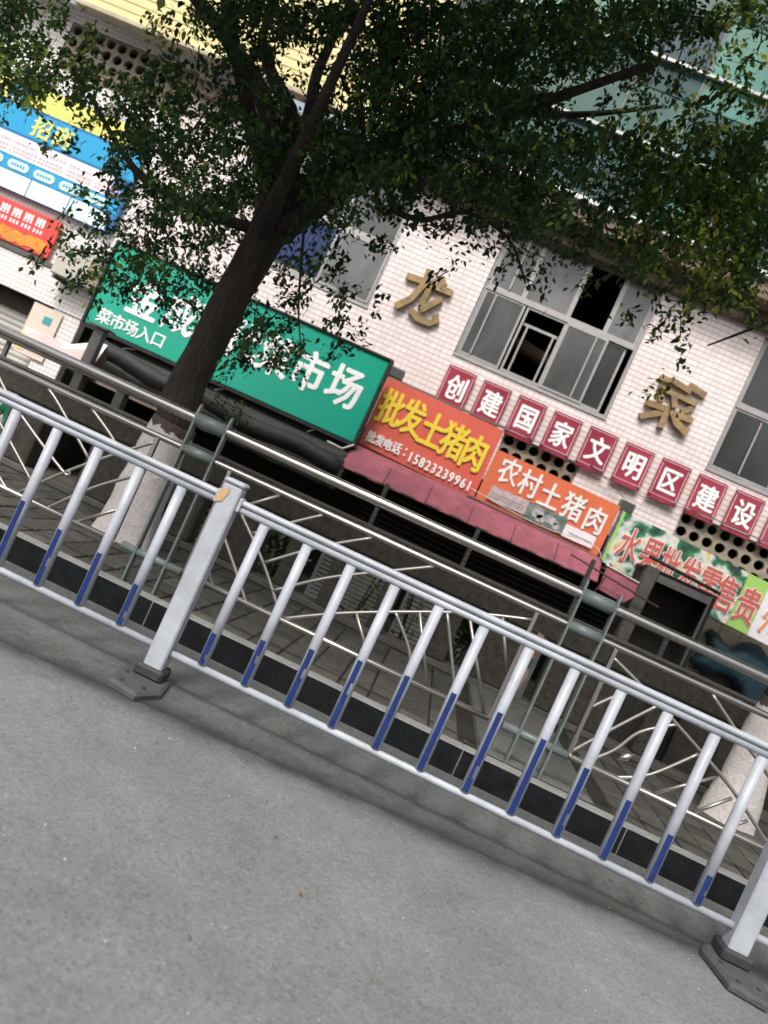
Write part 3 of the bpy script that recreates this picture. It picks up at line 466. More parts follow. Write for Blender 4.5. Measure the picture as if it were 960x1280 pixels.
OUT_A="-116,392,656 -296,339,486 -563,536,552 -253,570,561 12,585,657 -347,388,510 -45,548,626 -227,477,648 -34,462,555 -450,540,525 -335,541,646 -239,561,528 -113,503,691 -260,319,479 46,402,588 -352,547,520 13,349,546 -53,506,555 -216,595,728 -51,652,689 -300,347,383 -123,451,687 -295,546,680 -83,547,680 -85,444,592 -454,359,540 -19,475,601 -213,443,450 -457,612,573 -41,457,585 -455,422,563 -136,446,628 -73,433,494 -379,461,654 -318,313,527 -234,397,439 -142,434,689 -159,315,583 -154,375,603 -300,536,556 -159,563,726 -426,543,649 -386,385,361 -421,458,549 -288,553,629 -445,521,425 -479,564,530 -284,429,595 -381,486,619 -558,578,517 -202,606,607 -329,343,600 -401,631,575 -239,492,626 -478,482,434 -96,389,537 -74,635,672 -383,484,669 -303,633,639 -148,282,484 -280,467,593 -124,451,496 -497,523,400 -254,570,573 -266,468,547 -234,492,638 -213,274,518 -271,388,470 -219,554,552 -363,385,495 -60,560,628 -212,386,615 -404,477,479 -169,620,719 -221,376,604 -222,540,543 -81,466,625 -255,493,464 -361,462,546 -463,575,475 -338,630,645 -230,575,609 -242,641,598 -255,495,562 -502,417,477 -504,509,568 -237,509,499 -413,443,577 -297,424,514 -392,381,463 -506,469,405 -379,329,470 -320,508,475 21,501,651 -279,693,676 -359,531,532 -261,570,582 -102,628,654 -233,562,572 -345,431,680 -286,475,496 -210,616,631 -33,348,470 -346,365,601 -421,368,546 -190,495,543 -183,416,579 -17,413,538 -312,426,589 -92,399,612 -271,465,686 -466,527,492 -395,550,670 -142,535,611 -93,297,537 -554,564,479 -96,395,537 -156,474,634 -360,429,633 -478,632,548 -166,372,482 -332,372,385 -331,568,497 -179,409,487 -205,389,606 -369,552,611 -101,443,516 -21,443,649 -92,349,495 -383,675,591 -62,411,563 -45,599,678 -441,517,649 -400,390,482 -388,465,475 -267,586,692 -286,425,515 -176,598,632 -228,520,676 -365,615,613 -191,316,449 -403,425,634 -89,536,561 -423,575,610 21,493,572 -269,490,520 -119,323,557 -518,572,563 -251,571,578 -272,631,603 48,507,602 -218,646,680 -68,407,621 -267,526,649 -214,536,728 -214,523,522 -373,585,593 -94,567,662 -297,353,562 -227,673,663 -519,467,574 -38,379,547 -158,323,384 -380,312,550 -104,550,693 -276,350,585 -440,349,510 6,562,649 -134,477,663 -168,453,464 -428,492,504 -186,312,593 -243,477,694 -304,528,662 -526,535,391 -188,530,565 -14,459,670 -57,452,553 -334,603,700 -125,547,604 -45,534,615 -132,571,707 -552,563,430 -553,641,536 -235,628,612 -231,399,425 -103,414,478 -330,461,620 -237,579,576 -213,573,551 -365,523,475 -428,469,546 -415,478,621 -417,396,439 -111,483,584 -352,471,476 -360,370,391 -468,469,462 -392,523,456 -147,540,689 -363,524,574 -143,361,436 -308,529,583 -465,415,610 -362,533,598 -258,458,446 -269,408,620 -270,495,510 8,391,515 -295,297,458 -209,629,704 -480,530,441 -253,627,626 -307,326,452 -277,311,401 -65,300,526 -197,359,423 -220,610,570 -367,448,404 -80,547,601 -352,333,412 -393,338,569 -361,516,644 -369,504,470 -265,701,650 -480,416,602 -140,486,588 -298,350,385 -173,326,372 -223,378,425 -32,531,602 -206,389,607 -376,435,398 -353,332,494 -316,540,515 -188,640,621 -116,316,522 -372,599,635 -218,460,467 -272,382,657 -352,464,554 -380,393,564 -160,525,552 -422,531,465 -250,322,547 -310,376,370 -171,536,584 -366,530,501 -447,475,562 -464,605,538 -139,653,651 -529,530,600 -162,523,525 -351,443,631 -364,392,487 -406,413,649 -344,482,556 -298,311,431 -399,637,616 -393,462,445 -217,419,439 -136,681,682 -111,419,473 -378,471,408 -485,526,534 -238,331,561 -15,417,506 -447,566,476 14,484,602 -453,355,521 -403,450,600 -368,470,515 -249,451,504 -201,529,559 -304,450,454 -115,568,627 -411,404,365 -419,440,456 -361,343,526 -292,701,654 -209,450,702 -440,584,466 -435,469,657 -427,389,393 -294,500,621 -362,375,458 -438,701,561 -121,364,423 -470,457,598 -382,480,456 -187,500,506 -419,553,498 -398,673,592 -449,403,407 -132,495,601 -315,590,708 -499,385,514 -293,566,589 -234,384,542 -322,596,704 -166,435,479 -229,300,552 -482,666,515 -229,426,534 -487,628,527 -181,444,615 -96,423,483 -286,453,569 -364,498,641 -492,594,486 -196,454,525 -305,624,605 -378,358,531 -344,567,552 -130,380,561 -356,372,461 -487,547,543 -428,563,620 -191,305,595 -396,673,652 -31,449,529 -454,351,503 -374,596,559 -96,354,541 -436,561,542 -418,491,528 -431,440,442 -232,450,441 -312,447,405 -359,431,526 -288,400,608 -397,582,500 -472,580,550 -382,395,425 -146,379,584 -170,329,574 -553,645,550 -185,309,471 -532,649,502 -485,547,510 -381,649,611 -368,477,669 -71,568,701 -405,364,418 -239,407,596 -117,360,521 -129,691,681 -452,478,428 -243,587,548 -328,561,554 -545,548,402 -187,690,671 -117,523,704 -205,541,610 -112,438,644 -271,410,582 -433,595,597 -341,445,498 -119,448,696 -230,412,506 -322,390,491 -506,544,504 -166,376,614 -216,577,655 -179,563,679 -120,548,626 -220,364,581 -203,518,506 -346,386,534 -379,737,647 -257,339,354 -432,493,439 -446,454,589 -387,369,364 -134,550,659 -35,380,547 -441,483,536 -215,456,520 -414,607,534 -234,476,514 -390,399,474 -335,504,655 -293,457,501 -222,607,589 -372,505,612 -328,470,510 -407,533,444 -411,492,540 -401,550,490 -228,374,475 -234,400,560 -374,539,519 -196,646,661 2,402,565 -381,466,586 106,458,533 -148,366,659 -514,497,414 -360,567,661 -216,416,488 -417,695,628 -131,524,639 -296,552,496 -416,697,569 -321,523,638 -298,590,588 -59,519,617 -411,495,567 -434,415,426 -234,376,436 -143,495,616 -410,643,589 -390,334,564 -172,533,605 -376,398,541 -299,521,559 -530,568,448 -433,378,571 -171,383,537 -274,416,506 -196,376,666 -393,571,612 -371,522,646 -404,544,514 -394,361,514 -221,498,514 -40,505,668 -23,391,487 -355,699,631 -366,506,431 -149,243,683 -33,229,613 -37,374,630 -32,453,682 -131,385,527 -129,300,598 -157,296,650 62,393,649 -141,383,495 -175,220,638 121,281,528 -273,233,596 107,215,496 42,258,658 -157,332,482 -188,317,502 27,199,596 63,288,480 -271,213,636 -35,195,548 -37,286,439 -124,296,683 -154,467,656 -49,228,640 -286,357,455 -285,313,471 156,363,663 139,417,598 -98,423,604 -253,349,538 -77,404,609 -51,427,645 -285,234,442 -251,478,510 -115,330,577 -193,424,516 -62,218,660 -296,270,630 -40,390,537 -75,251,550 -204,393,458 -263,249,569 -45,191,687 79,304,471 40,435,674 -228,226,473 -217,460,667 -98,228,522 -212,385,617 50,321,549 -101,301,548 6,403,515 -52,234,442 -140,298,438 -291,318,675 80,199,512 -149,283,466 -41,442,529 -244,222,434 45,259,618 57,215,479 -175,421,622 -182,326,522 -99,428,498 67,466,586 140,471,474 156,250,639 -271,281,545 110,450,563 -305,276,506 -125,473,585 72,211,494 28,292,489 -299,205,537 -62,310,577 -187,195,605 -166,337,528 -198,206,507 -184,224,438 -94,196,659 -153,323,567 -318,220,634 -57,338,519 38,341,636 79,458,619 0,328,569 -46,348,643 90,206,626 -28,370,666 -306,333,528 135,239,576 -259,416,557 30,282,660 -327,257,621 101,423,502 -290,403,620 -300,470,567 -314,334,518 -279,456,673 -269,324,501 -1,223,517 -129,332,543 -38,472,672 115,439,489 -210,328,597 -33,295,688 -177,196,454 -227,409,649 -310,261,493 -280,480,683 21,332,624 46,343,501 -73,389,514 -17,234,682 -226,258,680 136,468,649 86,436,577 -294,410,647 81,203,446 28,336,662 155,324,606 -4,398,526 -17,210,664 25,431,550 -229,325,607 -61,223,431 -135,263,489 -221,315,611 117,393,435 95,373,620 -29,296,518 -295,389,444 4,463,604 -33,432,680 -323,374,596 93,374,524 -328,439,592 153,368,652 110,309,433 -170,295,688 -137,272,610 -282,282,533 -269,369,540 63,292,684 -234,349,489 -323,280,663 -187,337,566 -200,350,447 -159,275,642 47,400,585 -266,414,648 155,423,471 -52,377,587 -264,481,563 -198,484,530 -296,391,498 -223,281,588 -173,389,665 156,457,670 -206,437,453 -45,213,456 135,228,616 -72,190,636 -300,456,643 -87,324,437 13,202,567 123,393,460 23,400,516 48,364,538 -72,273,505 106,295,631 -150,247,430 142,415,685 -41,209,472 -306,374,592 138,279,491 -222,234,437 -88,316,526 136,284,645 -69,221,438 14,260,609 -254,480,668 122,352,443 -185,203,659 -157,215,523 -230,320,590 -8,219,569 -302,322,640 -201,437,493 -59,351,616 134,398,488 -232,335,503 -59,217,610 -126,205,461 128,445,659 -328,228,452 64,372,554 -274,383,466 -265,368,597 -181,233,558 -316,450,607 66,337,667 79,439,640 -224,294,445 45,332,686 -188,319,655 145,417,659 123,271,590 -299,393,678 -82,234,578 -298,328,451 -125,435,622 88,327,545 -303,427,578 -130,234,549 -299,226,451 -122,231,645 -31,450,574 -252,273,648 -43,384,594 -306,250,542 84,473,584 -203,204,575 -230,195,437 -322,363,494 -29,464,624 -193,372,505 42,267,656 138,365,497 -13,283,459 -311,373,493 -281,423,467 40,272,524 127,439,647 150,371,673 -25,365,514 -144,361,494 -15,449,617 -220,198,525 -117,444,572 -76,372,574 2,357,574 -214,227,544 -48,346,548 -243,427,452 -218,274,483 -235,214,566 -246,383,586 -24,334,589 -185,329,609 -224,410,582 148,375,573 46,277,527 -118,410,617 -239,476,685 -87,489,592 -142,216,435 -40,406,590 54,321,623 -34,380,573 -3,358,454 1,401,541 145,334,473 -79,297,473 105,243,615 -247,345,689 -287,448,432 149,463,547 -18,328,473 -156,322,656 -274,352,553 -59,428,586 -172,476,586 -197,354,656 -307,384,557 -189,238,490 -116,317,586 -198,376,553 149,354,517 -205,404,544 5,267,654 -200,451,544 -134,363,566 -62,358,677 34,218,687 -322,206,643 -195,199,476 -249,194,444 -176,337,682 -12,446,584 116,392,492 -148,334,459 123,335,482 -89,432,501 -42,217,493 -238,342,609 -219,397,582 158,327,563 -243,215,598 -280,200,452 -64,249,498 46,324,468 3,488,592 -112,351,613 52,221,463 -81,245,576 -191,473,543 47,338,534 -269,388,670 7,285,567 -155,307,631 -327,334,563 -258,410,496 -132,264,585 -119,395,541 -89,266,507 135,334,622 -254,379,461 -221,228,436 115,479,526 -324,410,602 -308,420,448 -216,424,629 -215,342,638 -34,348,478 -297,246,566 -38,328,595 -54,384,537 83,349,659 153,438,631"
OUT_B="337,503,388 447,491,505 77,486,613 474,554,659 550,642,397 421,534,339 519,575,564 416,595,392 256,557,670 177,565,630 346,779,605 249,419,380 605,509,445 375,762,478 371,516,452 175,622,550 440,649,544 384,572,476 286,534,404 456,438,562 163,609,613 228,641,500 191,399,569 595,540,430 367,560,582 333,558,524 428,577,493 226,355,508 410,752,357 361,356,576 370,768,501 367,518,674 389,575,441 333,486,617 512,452,389 283,578,489 539,743,489 370,587,627 461,581,493 264,538,499 172,460,494 419,660,610 398,403,446 410,388,615 195,645,537 302,721,582 228,509,411 378,429,376 413,508,632 301,529,393 375,575,457 295,353,434 141,442,606 436,573,370 485,531,420 388,579,615 273,493,482 481,459,644 491,779,494 309,776,582 352,656,384 500,580,411 336,521,518 443,695,527 176,531,447 372,528,562 433,339,486 350,491,379 239,669,474 370,468,434 238,413,646 478,500,452 572,625,600 465,440,559 420,737,489 84,431,570 314,608,431 519,401,561 424,614,469 154,399,429 221,463,609 168,537,531 170,334,450 127,478,567 228,509,418 240,498,695 301,445,523 380,553,634 363,560,363 338,581,615 306,593,357 473,690,389 212,387,562 317,465,452 582,472,465 518,600,476 403,612,577 376,524,582 432,687,569 240,418,347 379,567,391 383,491,458 301,677,404 362,758,558 296,580,430 396,406,447 224,605,455 527,421,402 198,549,528 383,456,475 583,619,532 195,469,483 222,401,493 321,677,684 350,615,696 227,721,619 461,541,326 463,550,343 535,477,397 378,611,439 483,549,466 217,577,515 357,559,701 511,640,515 501,379,464 368,584,427 305,655,684 257,363,618 549,479,432 305,614,682 267,371,467 441,524,636 200,488,556 292,580,540 282,557,329 342,654,408 449,475,495 259,465,328 526,634,525 448,781,557 446,673,507 202,610,579 363,520,503 200,706,650 441,715,481 338,623,603 388,671,536 198,415,469 234,517,481 209,488,397 403,668,487 549,641,576 188,524,527 529,542,509 507,490,335 297,649,411 132,443,586 432,547,629 322,773,394 430,488,532 282,357,543 331,532,444 486,483,333 231,451,303 405,657,428 229,355,400 131,445,553 243,721,555 331,606,527 208,622,584 514,591,495 251,505,520 525,706,502 352,657,559 63,394,527 371,711,455 231,567,595 243,605,378 328,656,318 320,684,536 451,592,511 359,438,541 158,434,455 354,729,427 247,527,693 440,436,611 323,546,381 466,459,457 406,396,471 428,481,366 319,537,480 267,484,604 257,704,458 477,611,466 417,765,547 355,595,531 387,755,380 251,531,440 396,656,325 194,535,586 223,491,448 255,363,396 203,514,391 317,604,670 554,615,504 345,404,434 357,513,332 489,626,482 349,558,546 485,453,538 453,483,625 189,496,380 410,627,506 546,546,494 326,369,429 119,405,575 220,544,586 312,650,537 105,501,610 252,537,500 287,397,607 564,518,506 456,536,317 530,542,407 195,382,568 589,617,457 513,406,530 300,596,528 122,450,584 418,747,528 412,630,486 438,591,662 336,683,537 328,581,646 367,689,474 536,719,468 249,588,683 237,647,469 266,421,609 387,571,482 486,635,436 143,407,471 443,392,455 225,568,449 289,587,601 274,556,484 244,550,487 437,488,399 309,607,607 326,459,497 368,741,457 194,493,584 292,782,542 361,735,508 352,473,595 140,505,600 430,670,522 566,535,500 287,762,513 484,444,403 322,504,445 335,410,335 352,529,534 497,672,444 464,551,613 362,575,470 281,592,465 294,449,376 207,443,366 334,610,539 126,543,639 279,353,609 290,561,461 561,505,427 368,566,402 336,558,275 427,482,456 110,502,634 395,531,377 153,430,612 34,467,559 299,672,391 559,609,384 417,644,391 475,477,486 475,467,498 387,479,549 352,461,428 260,419,550 587,477,556 233,484,687 466,461,426 184,663,594 333,581,570 206,563,477 340,566,355 303,466,460 355,504,572 340,396,463 464,467,616 259,713,603 368,532,554 310,609,338 365,478,338 232,415,351 167,523,463 320,677,641 341,700,504 411,516,475 354,383,549 266,479,622 422,579,554 353,521,524 352,488,614 464,611,367 351,665,602 348,461,573 169,490,472 303,457,299 475,647,332 444,524,557 380,342,417 431,557,519 121,376,416 297,545,609 289,511,374 96,460,593 412,530,636 294,595,681 164,391,467 454,362,568 360,383,568 249,523,380 307,707,366 179,433,424 370,642,416 351,364,530 321,446,546 372,467,364 402,396,588 278,571,496 258,563,429 475,361,488 402,670,539 206,509,401 99,469,562 271,664,459 213,671,647 253,420,418 457,627,566 244,506,556 142,435,600 537,701,424 591,470,463 462,404,511 157,473,593 290,547,531 286,433,321 197,629,636 365,523,448 484,687,629 601,550,541 233,357,397 255,360,480 362,602,395 201,404,446 460,732,492 361,323,444 357,510,503 298,345,549 342,726,317 242,351,492 255,349,596 383,636,362 274,659,475 361,346,491 272,461,335 212,487,600 349,758,392 320,573,579 178,482,455 373,570,577 221,441,530 180,533,600 290,746,505 362,642,462 459,504,530 425,574,555 405,564,619 385,632,291 564,607,401 244,660,530 189,515,576 578,565,435 537,559,398 480,653,554 419,634,618 324,682,471 294,707,379 243,411,512"
PERSON = (-5.26, 9.0, -.5)

# ================================================================== THE SETTING
rnd = random.Random(4)
KY = 4.43                                    # kerb face
g = MB(); g.quad([(-400, -400, -0.5), (400, -400, -0.5), (400, 400, -0.5), (-400, 400, -0.5)])
struct(g, 'ground', M_ground)
def road_sheet(name, pts, z, m):
    g = MB(); g.quad([(x, y, z) for x, y in pts]); struct(g, name, m)
seam = lambda x: 3.435 + 0.11 * x  # edge of the painted shade on the road
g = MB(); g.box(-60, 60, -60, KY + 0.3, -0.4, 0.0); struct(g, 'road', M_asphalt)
# shade up to the kerb painted as a darker strip, its edge slightly ragged
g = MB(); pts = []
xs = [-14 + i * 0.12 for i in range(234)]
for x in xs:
    y = seam(x) if abs(x) < 3 else seam(3 * (1 if x > 0 else -1))  # follows the edge of the painted shade
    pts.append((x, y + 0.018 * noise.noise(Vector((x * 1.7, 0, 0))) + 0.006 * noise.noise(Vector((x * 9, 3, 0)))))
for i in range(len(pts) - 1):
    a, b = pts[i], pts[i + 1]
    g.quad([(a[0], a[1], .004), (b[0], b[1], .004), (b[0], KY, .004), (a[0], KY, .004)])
struct(g, 'road_shade_strip', M_road_shade)
def shade_line_mat():  # shadow along the fence, painted as a soft dark line
    m = bpy.data.materials.new('painted_shade_line'); m.use_nodes = True
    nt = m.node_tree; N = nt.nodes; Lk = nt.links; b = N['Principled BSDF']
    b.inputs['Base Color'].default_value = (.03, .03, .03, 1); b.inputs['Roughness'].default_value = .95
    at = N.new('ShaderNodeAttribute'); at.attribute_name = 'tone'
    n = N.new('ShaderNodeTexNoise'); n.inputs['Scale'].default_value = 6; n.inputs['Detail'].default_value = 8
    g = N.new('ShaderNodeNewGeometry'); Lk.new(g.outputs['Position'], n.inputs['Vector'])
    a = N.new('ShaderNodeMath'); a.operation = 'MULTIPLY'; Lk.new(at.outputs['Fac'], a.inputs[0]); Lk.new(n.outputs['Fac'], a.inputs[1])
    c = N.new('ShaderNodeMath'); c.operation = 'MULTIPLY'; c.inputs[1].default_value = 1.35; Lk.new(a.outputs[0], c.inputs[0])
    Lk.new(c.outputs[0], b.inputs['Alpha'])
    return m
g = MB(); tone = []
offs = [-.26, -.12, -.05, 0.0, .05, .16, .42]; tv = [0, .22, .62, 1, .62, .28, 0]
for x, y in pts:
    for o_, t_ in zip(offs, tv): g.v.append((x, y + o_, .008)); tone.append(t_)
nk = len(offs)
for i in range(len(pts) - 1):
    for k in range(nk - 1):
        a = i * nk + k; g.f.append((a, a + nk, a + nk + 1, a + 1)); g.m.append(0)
me = g.mesh('road_shade_line', shade_line_mat()); at = me.attributes.new('tone', 'FLOAT', 'POINT'); at.data.foreach_set('value', tone)
o = link('road_shade_line', me); o['kind'] = 'structure'

# pavement: bed, pavers as parts, kerb stones as parts
g = MB(); g.box(-60, 60, KY + .13, 6.72, -0.4, 0.148)
pave = struct(g, 'pavement', M_joint)
pv_me = {}
def paver_mesh(w, d):
    k = (w, d)
    if k not in pv_me:
        g = MB(); c = .007; z0, z1 = -.03, 0.0
        g.v += [(-w/2, -d/2, z0), (w/2, -d/2, z0), (w/2, d/2, z0), (-w/2, d/2, z0), (-w/2, -d/2, z1-c), (w/2, -d/2, z1-c), (w/2, d/2, z1-c), (-w/2, d/2, z1-c),
                (-w/2+c, -d/2+c, z1), (w/2-c, -d/2+c, z1), (w/2-c, d/2-c, z1), (-w/2+c, d/2-c, z1)]
        for a in range(4):
            b = (a + 1) % 4; g.f.append((a, b, b + 4, a + 4)); g.m.append(0); g.f.append((a + 4, b + 4, b + 8, a + 8)); g.m.append(0)
        g.f.append((8, 9, 10, 11)); g.m.append(0)
        pv_me[k] = g.mesh('paver', M_paver)
    return pv_me[k]
GRX0, GRX1 = 0.72, 1.46                     # ribbed covers lie here, full depth of the pavement
PW, PD = 0.2, 0.25
far = MB(); npv = 0
cand = []
yy = KY + .135; row = 0
while yy + PD < 6.72:
    x = -9.0 + 0
    while x < 9:
        if not (x + PW > GRX0 - .02 and x < GRX1 + .02):
            cand.append((x, yy, row))
        x += PW
    yy += PD; row += 1
vis = lambda x, y: abs(x - 0.05 - (-.08) * y) < (y * .60 - .0)
inn = [c for c in cand if vis(c[0] + .1, c[1] + .12)]
inn.sort(key=lambda c: c[1])
keep = set(inn[:296])
for c in cand:
    x, y, r_ = c
    if any(math.hypot(x + .1 - tx, y + .12 - ty) < tr for tx, ty, tr in ((-2.24, 5.78, .38), (2.80, 5.92, .36))): continue
    dz = rnd.uniform(-.004, .004)
    if c in keep:
        o = link('paver', paver_mesh(PW - .013, PD - .014), pave)
        o.location = (x + PW / 2, y + PD / 2, 0.160 + dz); o.rotation_euler = (rnd.uniform(-.008, .008), rnd.uniform(-.008, .008), rnd.uniform(-.008, .008))
    else:
        far.box(x + .005, x + PW - .005, y + .005, y + PD - .005, .13, .160 + dz)
o = far.build('paver_field', M_paver, pave); o['kind'] = 'stuff'
ks = MB(); ks.cbox(-.4995, .4995, KY, KY + .125, -.05, .165, .003)
# front of the kerb is painted black up to its rounded edge
for i in range(len(ks.f)):
    vv = [ks.v[j] for j in ks.f[i]]
    if all(abs(q[1] - KY) < 1e-4 for q in vv): ks.m[i] = 1
kme = ks.mesh('kerb_stone', [M_kerb, M_black])
for i in range(-12, 13):
    o = link('kerb_stone', kme, pave); o.location = (i * 1.0 + .12, rnd.uniform(-.001, .001), rnd.uniform(-.001, .001))

# soil round the trees, set 4 mm proud of the bed
for tx, ty, s_ in ((-2.24, 5.78, .42), (2.80, 5.92, .40)):
    g = MB(); n = 20; c0 = len(g.v)
    P = [(tx + math.cos(a * 2 * math.pi / n) * s_ * (1 + .12 * noise.noise(Vector((a, tx, 0)))), ty + math.sin(a * 2 * math.pi / n) * s_, .153) for a in range(n)]
    g.v.append((tx, ty, .19)); g.v += P
    for a in range(n): g.f.append((0, 1 + a, 1 + (a + 1) % n)); g.m.append(0)
    struct(g, 'tree_pit_soil', M_ground)

# ================================================================== MARKET BUILDING
BY = 11.5
bld = thing('market_building', 'pinkish mosaic tiled market hall with jade glass upper storeys behind the trees', 'building', (0, BY, -.5))
def wall_panel(x0, x1, z0, z1, holes, y=BY, depth=.22):
    xs = sorted({x0, x1} | {h[0] for h in holes} | {h[1] for h in holes}); zs = sorted({z0, z1} | {h[2] for h in holes} | {h[3] for h in holes})
    g = MB()
    for i in range(len(xs) - 1):
        for k in range(len(zs) - 1):
            cx, cz = (xs[i] + xs[i+1]) / 2, (zs[k] + zs[k+1]) / 2
            if any(h[0] < cx < h[1] and h[2] < cz < h[3] for h in holes): continue
            g.quad([(xs[i], y, zs[k]), (xs[i+1], y, zs[k]), (xs[i+1], y, zs[k+1]), (xs[i], y, zs[k+1])])
    for h in holes:
        a, b, c, d = h
        g.quad([(a, y, c), (a, y + depth, c), (a, y + depth, d), (a, y, d)], 1)
        g.quad([(b, y, c), (b, y, d), (b, y + depth, d), (b, y + depth, c)], 1)
        g.quad([(a, y, c), (b, y, c), (b, y + depth, c), (a, y + depth, c)], 1)
        g.quad([(a, y, d), (a, y + depth, d), (b, y + depth, d), (b, y, d)], 1)
    g.quad([(x0, y, z0), (x1, y, z0), (x1, y + depth, z0), (x0, y + depth, z0)], 1)
    g.quad([(x0, y + depth, z0), (x1, y + depth, z0), (x1, y + .001 + depth, z0 + .01), (x0, y + .001 + depth, z0 + .01)], 1)
    return g
W1 = (-.97, 1.49, 3.75, 5.86); W2 = (-4.35, -2.43, 3.86, 5.70); W3 = (3.08, 5.6, 3.68, 5.75)
L1 = (.23, 1.43, 2.40, 2.98); L2 = (3.05, 5.45, 2.40, 2.98); L3 = (-8.6, -5.4, 5.36, 6.14)
g = wall_panel(-6.35, 9, 2.2, 6.15, [W1, W2, W3, L1, L2])
part(g, 'tiled_wall', [M_wall, M_reveal], bld)
g = wall_panel(-16, -6.352, 1.92, 6.4, [L3], y=BY + .004)
part(g, 'side_wall', [M_wall2, M_reveal], bld)
# rooms behind the openings: floors, ceilings and a back wall, all unlit
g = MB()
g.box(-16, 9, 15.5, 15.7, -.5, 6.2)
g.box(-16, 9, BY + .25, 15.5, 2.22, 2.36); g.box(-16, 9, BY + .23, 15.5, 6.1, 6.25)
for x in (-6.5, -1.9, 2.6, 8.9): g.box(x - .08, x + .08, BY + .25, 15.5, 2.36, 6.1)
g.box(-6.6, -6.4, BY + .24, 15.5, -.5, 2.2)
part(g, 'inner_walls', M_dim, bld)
# shelves of stock seen dimly through the open sash
g = MB()
g.box(-.5, .9, 13.0, 13.5, 4.62, 4.68); g.box(-.5, .9, 13.0, 13.5, 4.05, 4.1); g.box(-.52, -.46, 13.0, 13.5, 3.0, 4.9)
part(g, 'shelf', M_pole, bld)
g = MB(); g.tube([(-.2, 12.6, 4.55), (1.3, 12.7, 4.33)], .11, 10); part(g, 'rolled_mat', mat('tan_roll', (.30, .19, .12), .8), bld)

def window(x0, x1, z0, z1, parts_, transom, name='window'):
    """frame, transom, then sashes: (xa, xb, za, zb, glass or None, depth)"""
    g = MB(); y0, y1, f = BY + .05, BY + .12, .045
    g.box(x0, x0 + f, y0, y1, z0, z1); g.box(x1 - f, x1, y0, y1, z0, z1)
    g.box(x0 + f, x1 - f, y0, y1, z0, z0 + f); g.box(x0 + f, x1 - f, y0, y1, z1 - f, z1)
    g.box(x0 + f, x1 - f, y0 - .012, y1, transom - .03, transom + .03)
    fr = part(g, name, M_alu, bld)
    # sill
    g = MB(); g.cbox(x0 - .005, x1 + .005, BY - .018, BY - .002, z0 - .035, z0 - .004, .004); part(g, 'sill', M_alu, bld, sub=fr)
    for xa, xb, za, zb, gm, dy in parts_:
        ya = BY + .055 + dy; s = .034
        g = MB()
        g.box(xa, xa + s, ya, ya + .025, za, zb); g.box(xb - s, xb, ya, ya + .025, za, zb)
        g.box(xa + s, xb - s, ya, ya + .025, za, za + s); g.box(xa + s, xb - s, ya, ya + .025, zb - s, zb)
        part(g, 'sash', M_alu, bld, sub=fr)
        if gm is not None:
            g = MB(); g.box(xa + s, xb - s, ya + .009, ya + .014, za + s, zb - s); part(g, 'pane', gm, bld, sub=fr)
    return fr
T = 4.87
window(*W1, [(-.92, -.27, 3.80, T-.03, M_gl_mid, .0), (-.24, .40, 3.80, T-.03, None, .0), (.40, 1.06, 3.80, T-.03, M_gl_mid, -.018), (.78, 1.36, 3.80, T-.03, M_gl_dark, .03),
            (-.92, -.36, T+.03, 5.81, M_gl_grey, 0), (-.36, .36, T+.03, 5.81, M_gl_grey, 0), (.36, .95, T+.03, 5.81, None, 0), (.95, 1.44, T+.03, 5.81, M_gl_grey, 0)], T)
window(*W2, [(-4.30, -3.36, 3.91, 4.8, M_gl_dark, 0), (-3.36, -2.48, 3.91, 4.8, M_gl_grey, -.018), (-4.3, -3.36, 4.86, 5.65, M_gl_dark, 0), (-3.36, -2.48, 4.86, 5.65, M_gl_mid, 0)], 4.83)
window(*W3, [(3.13, 4.04, 3.73, 4.67, M_gl_dark, 0), (4.04, 5.55, 3.73, 4.67, M_gl_dark, -.018), (3.13, 4.2, 4.73, 5.7, M_gl_dark, 0), (4.2, 5.55, 4.73, 5.7, M_gl_mid, 0)], 4.70)
g = MB(); n = 26
for i in range(n):                      # blue curtain behind the left window
    xa, xb = -4.15 + i * .03, -4.15 + (i + 1) * .03
    ya, yb = BY + .05 + .012 * math.sin(i * 1.9) - .012, BY + .05 + .012 * math.sin((i + 1) * 1.9) - .012
    g.quad([(xa, ya - .0, 4.0), (xb, yb, 4.0), (xb, yb, 4.78), (xa, ya, 4.78)])
part(g, 'curtain', M_blade, bld)

g = MB()
for x0_, x1_, z_ in ((-.20, .36, 4.60),): g.box(x0_, x1_, BY + .16, BY + .19, z_ - .02, z_ + .02)
for x_ in (-.12, .30): g.box(x_ - .015, x_ + .015, BY + .16, BY + .19, 3.80, 4.58)
part(g, 'inner_grille', M_alu, bld)
for x_, za, zb in ((-.74, 3.84, 4.8), (.88, 3.84, 4.8), (3.55, 3.78, 4.6), (-.60, 4.95, 5.78)):
    g = MB(); g.box(x_ - .012, x_ + .012, BY + .030, BY + .036, za, zb); part(g, 'sash_bar', M_alu, bld)
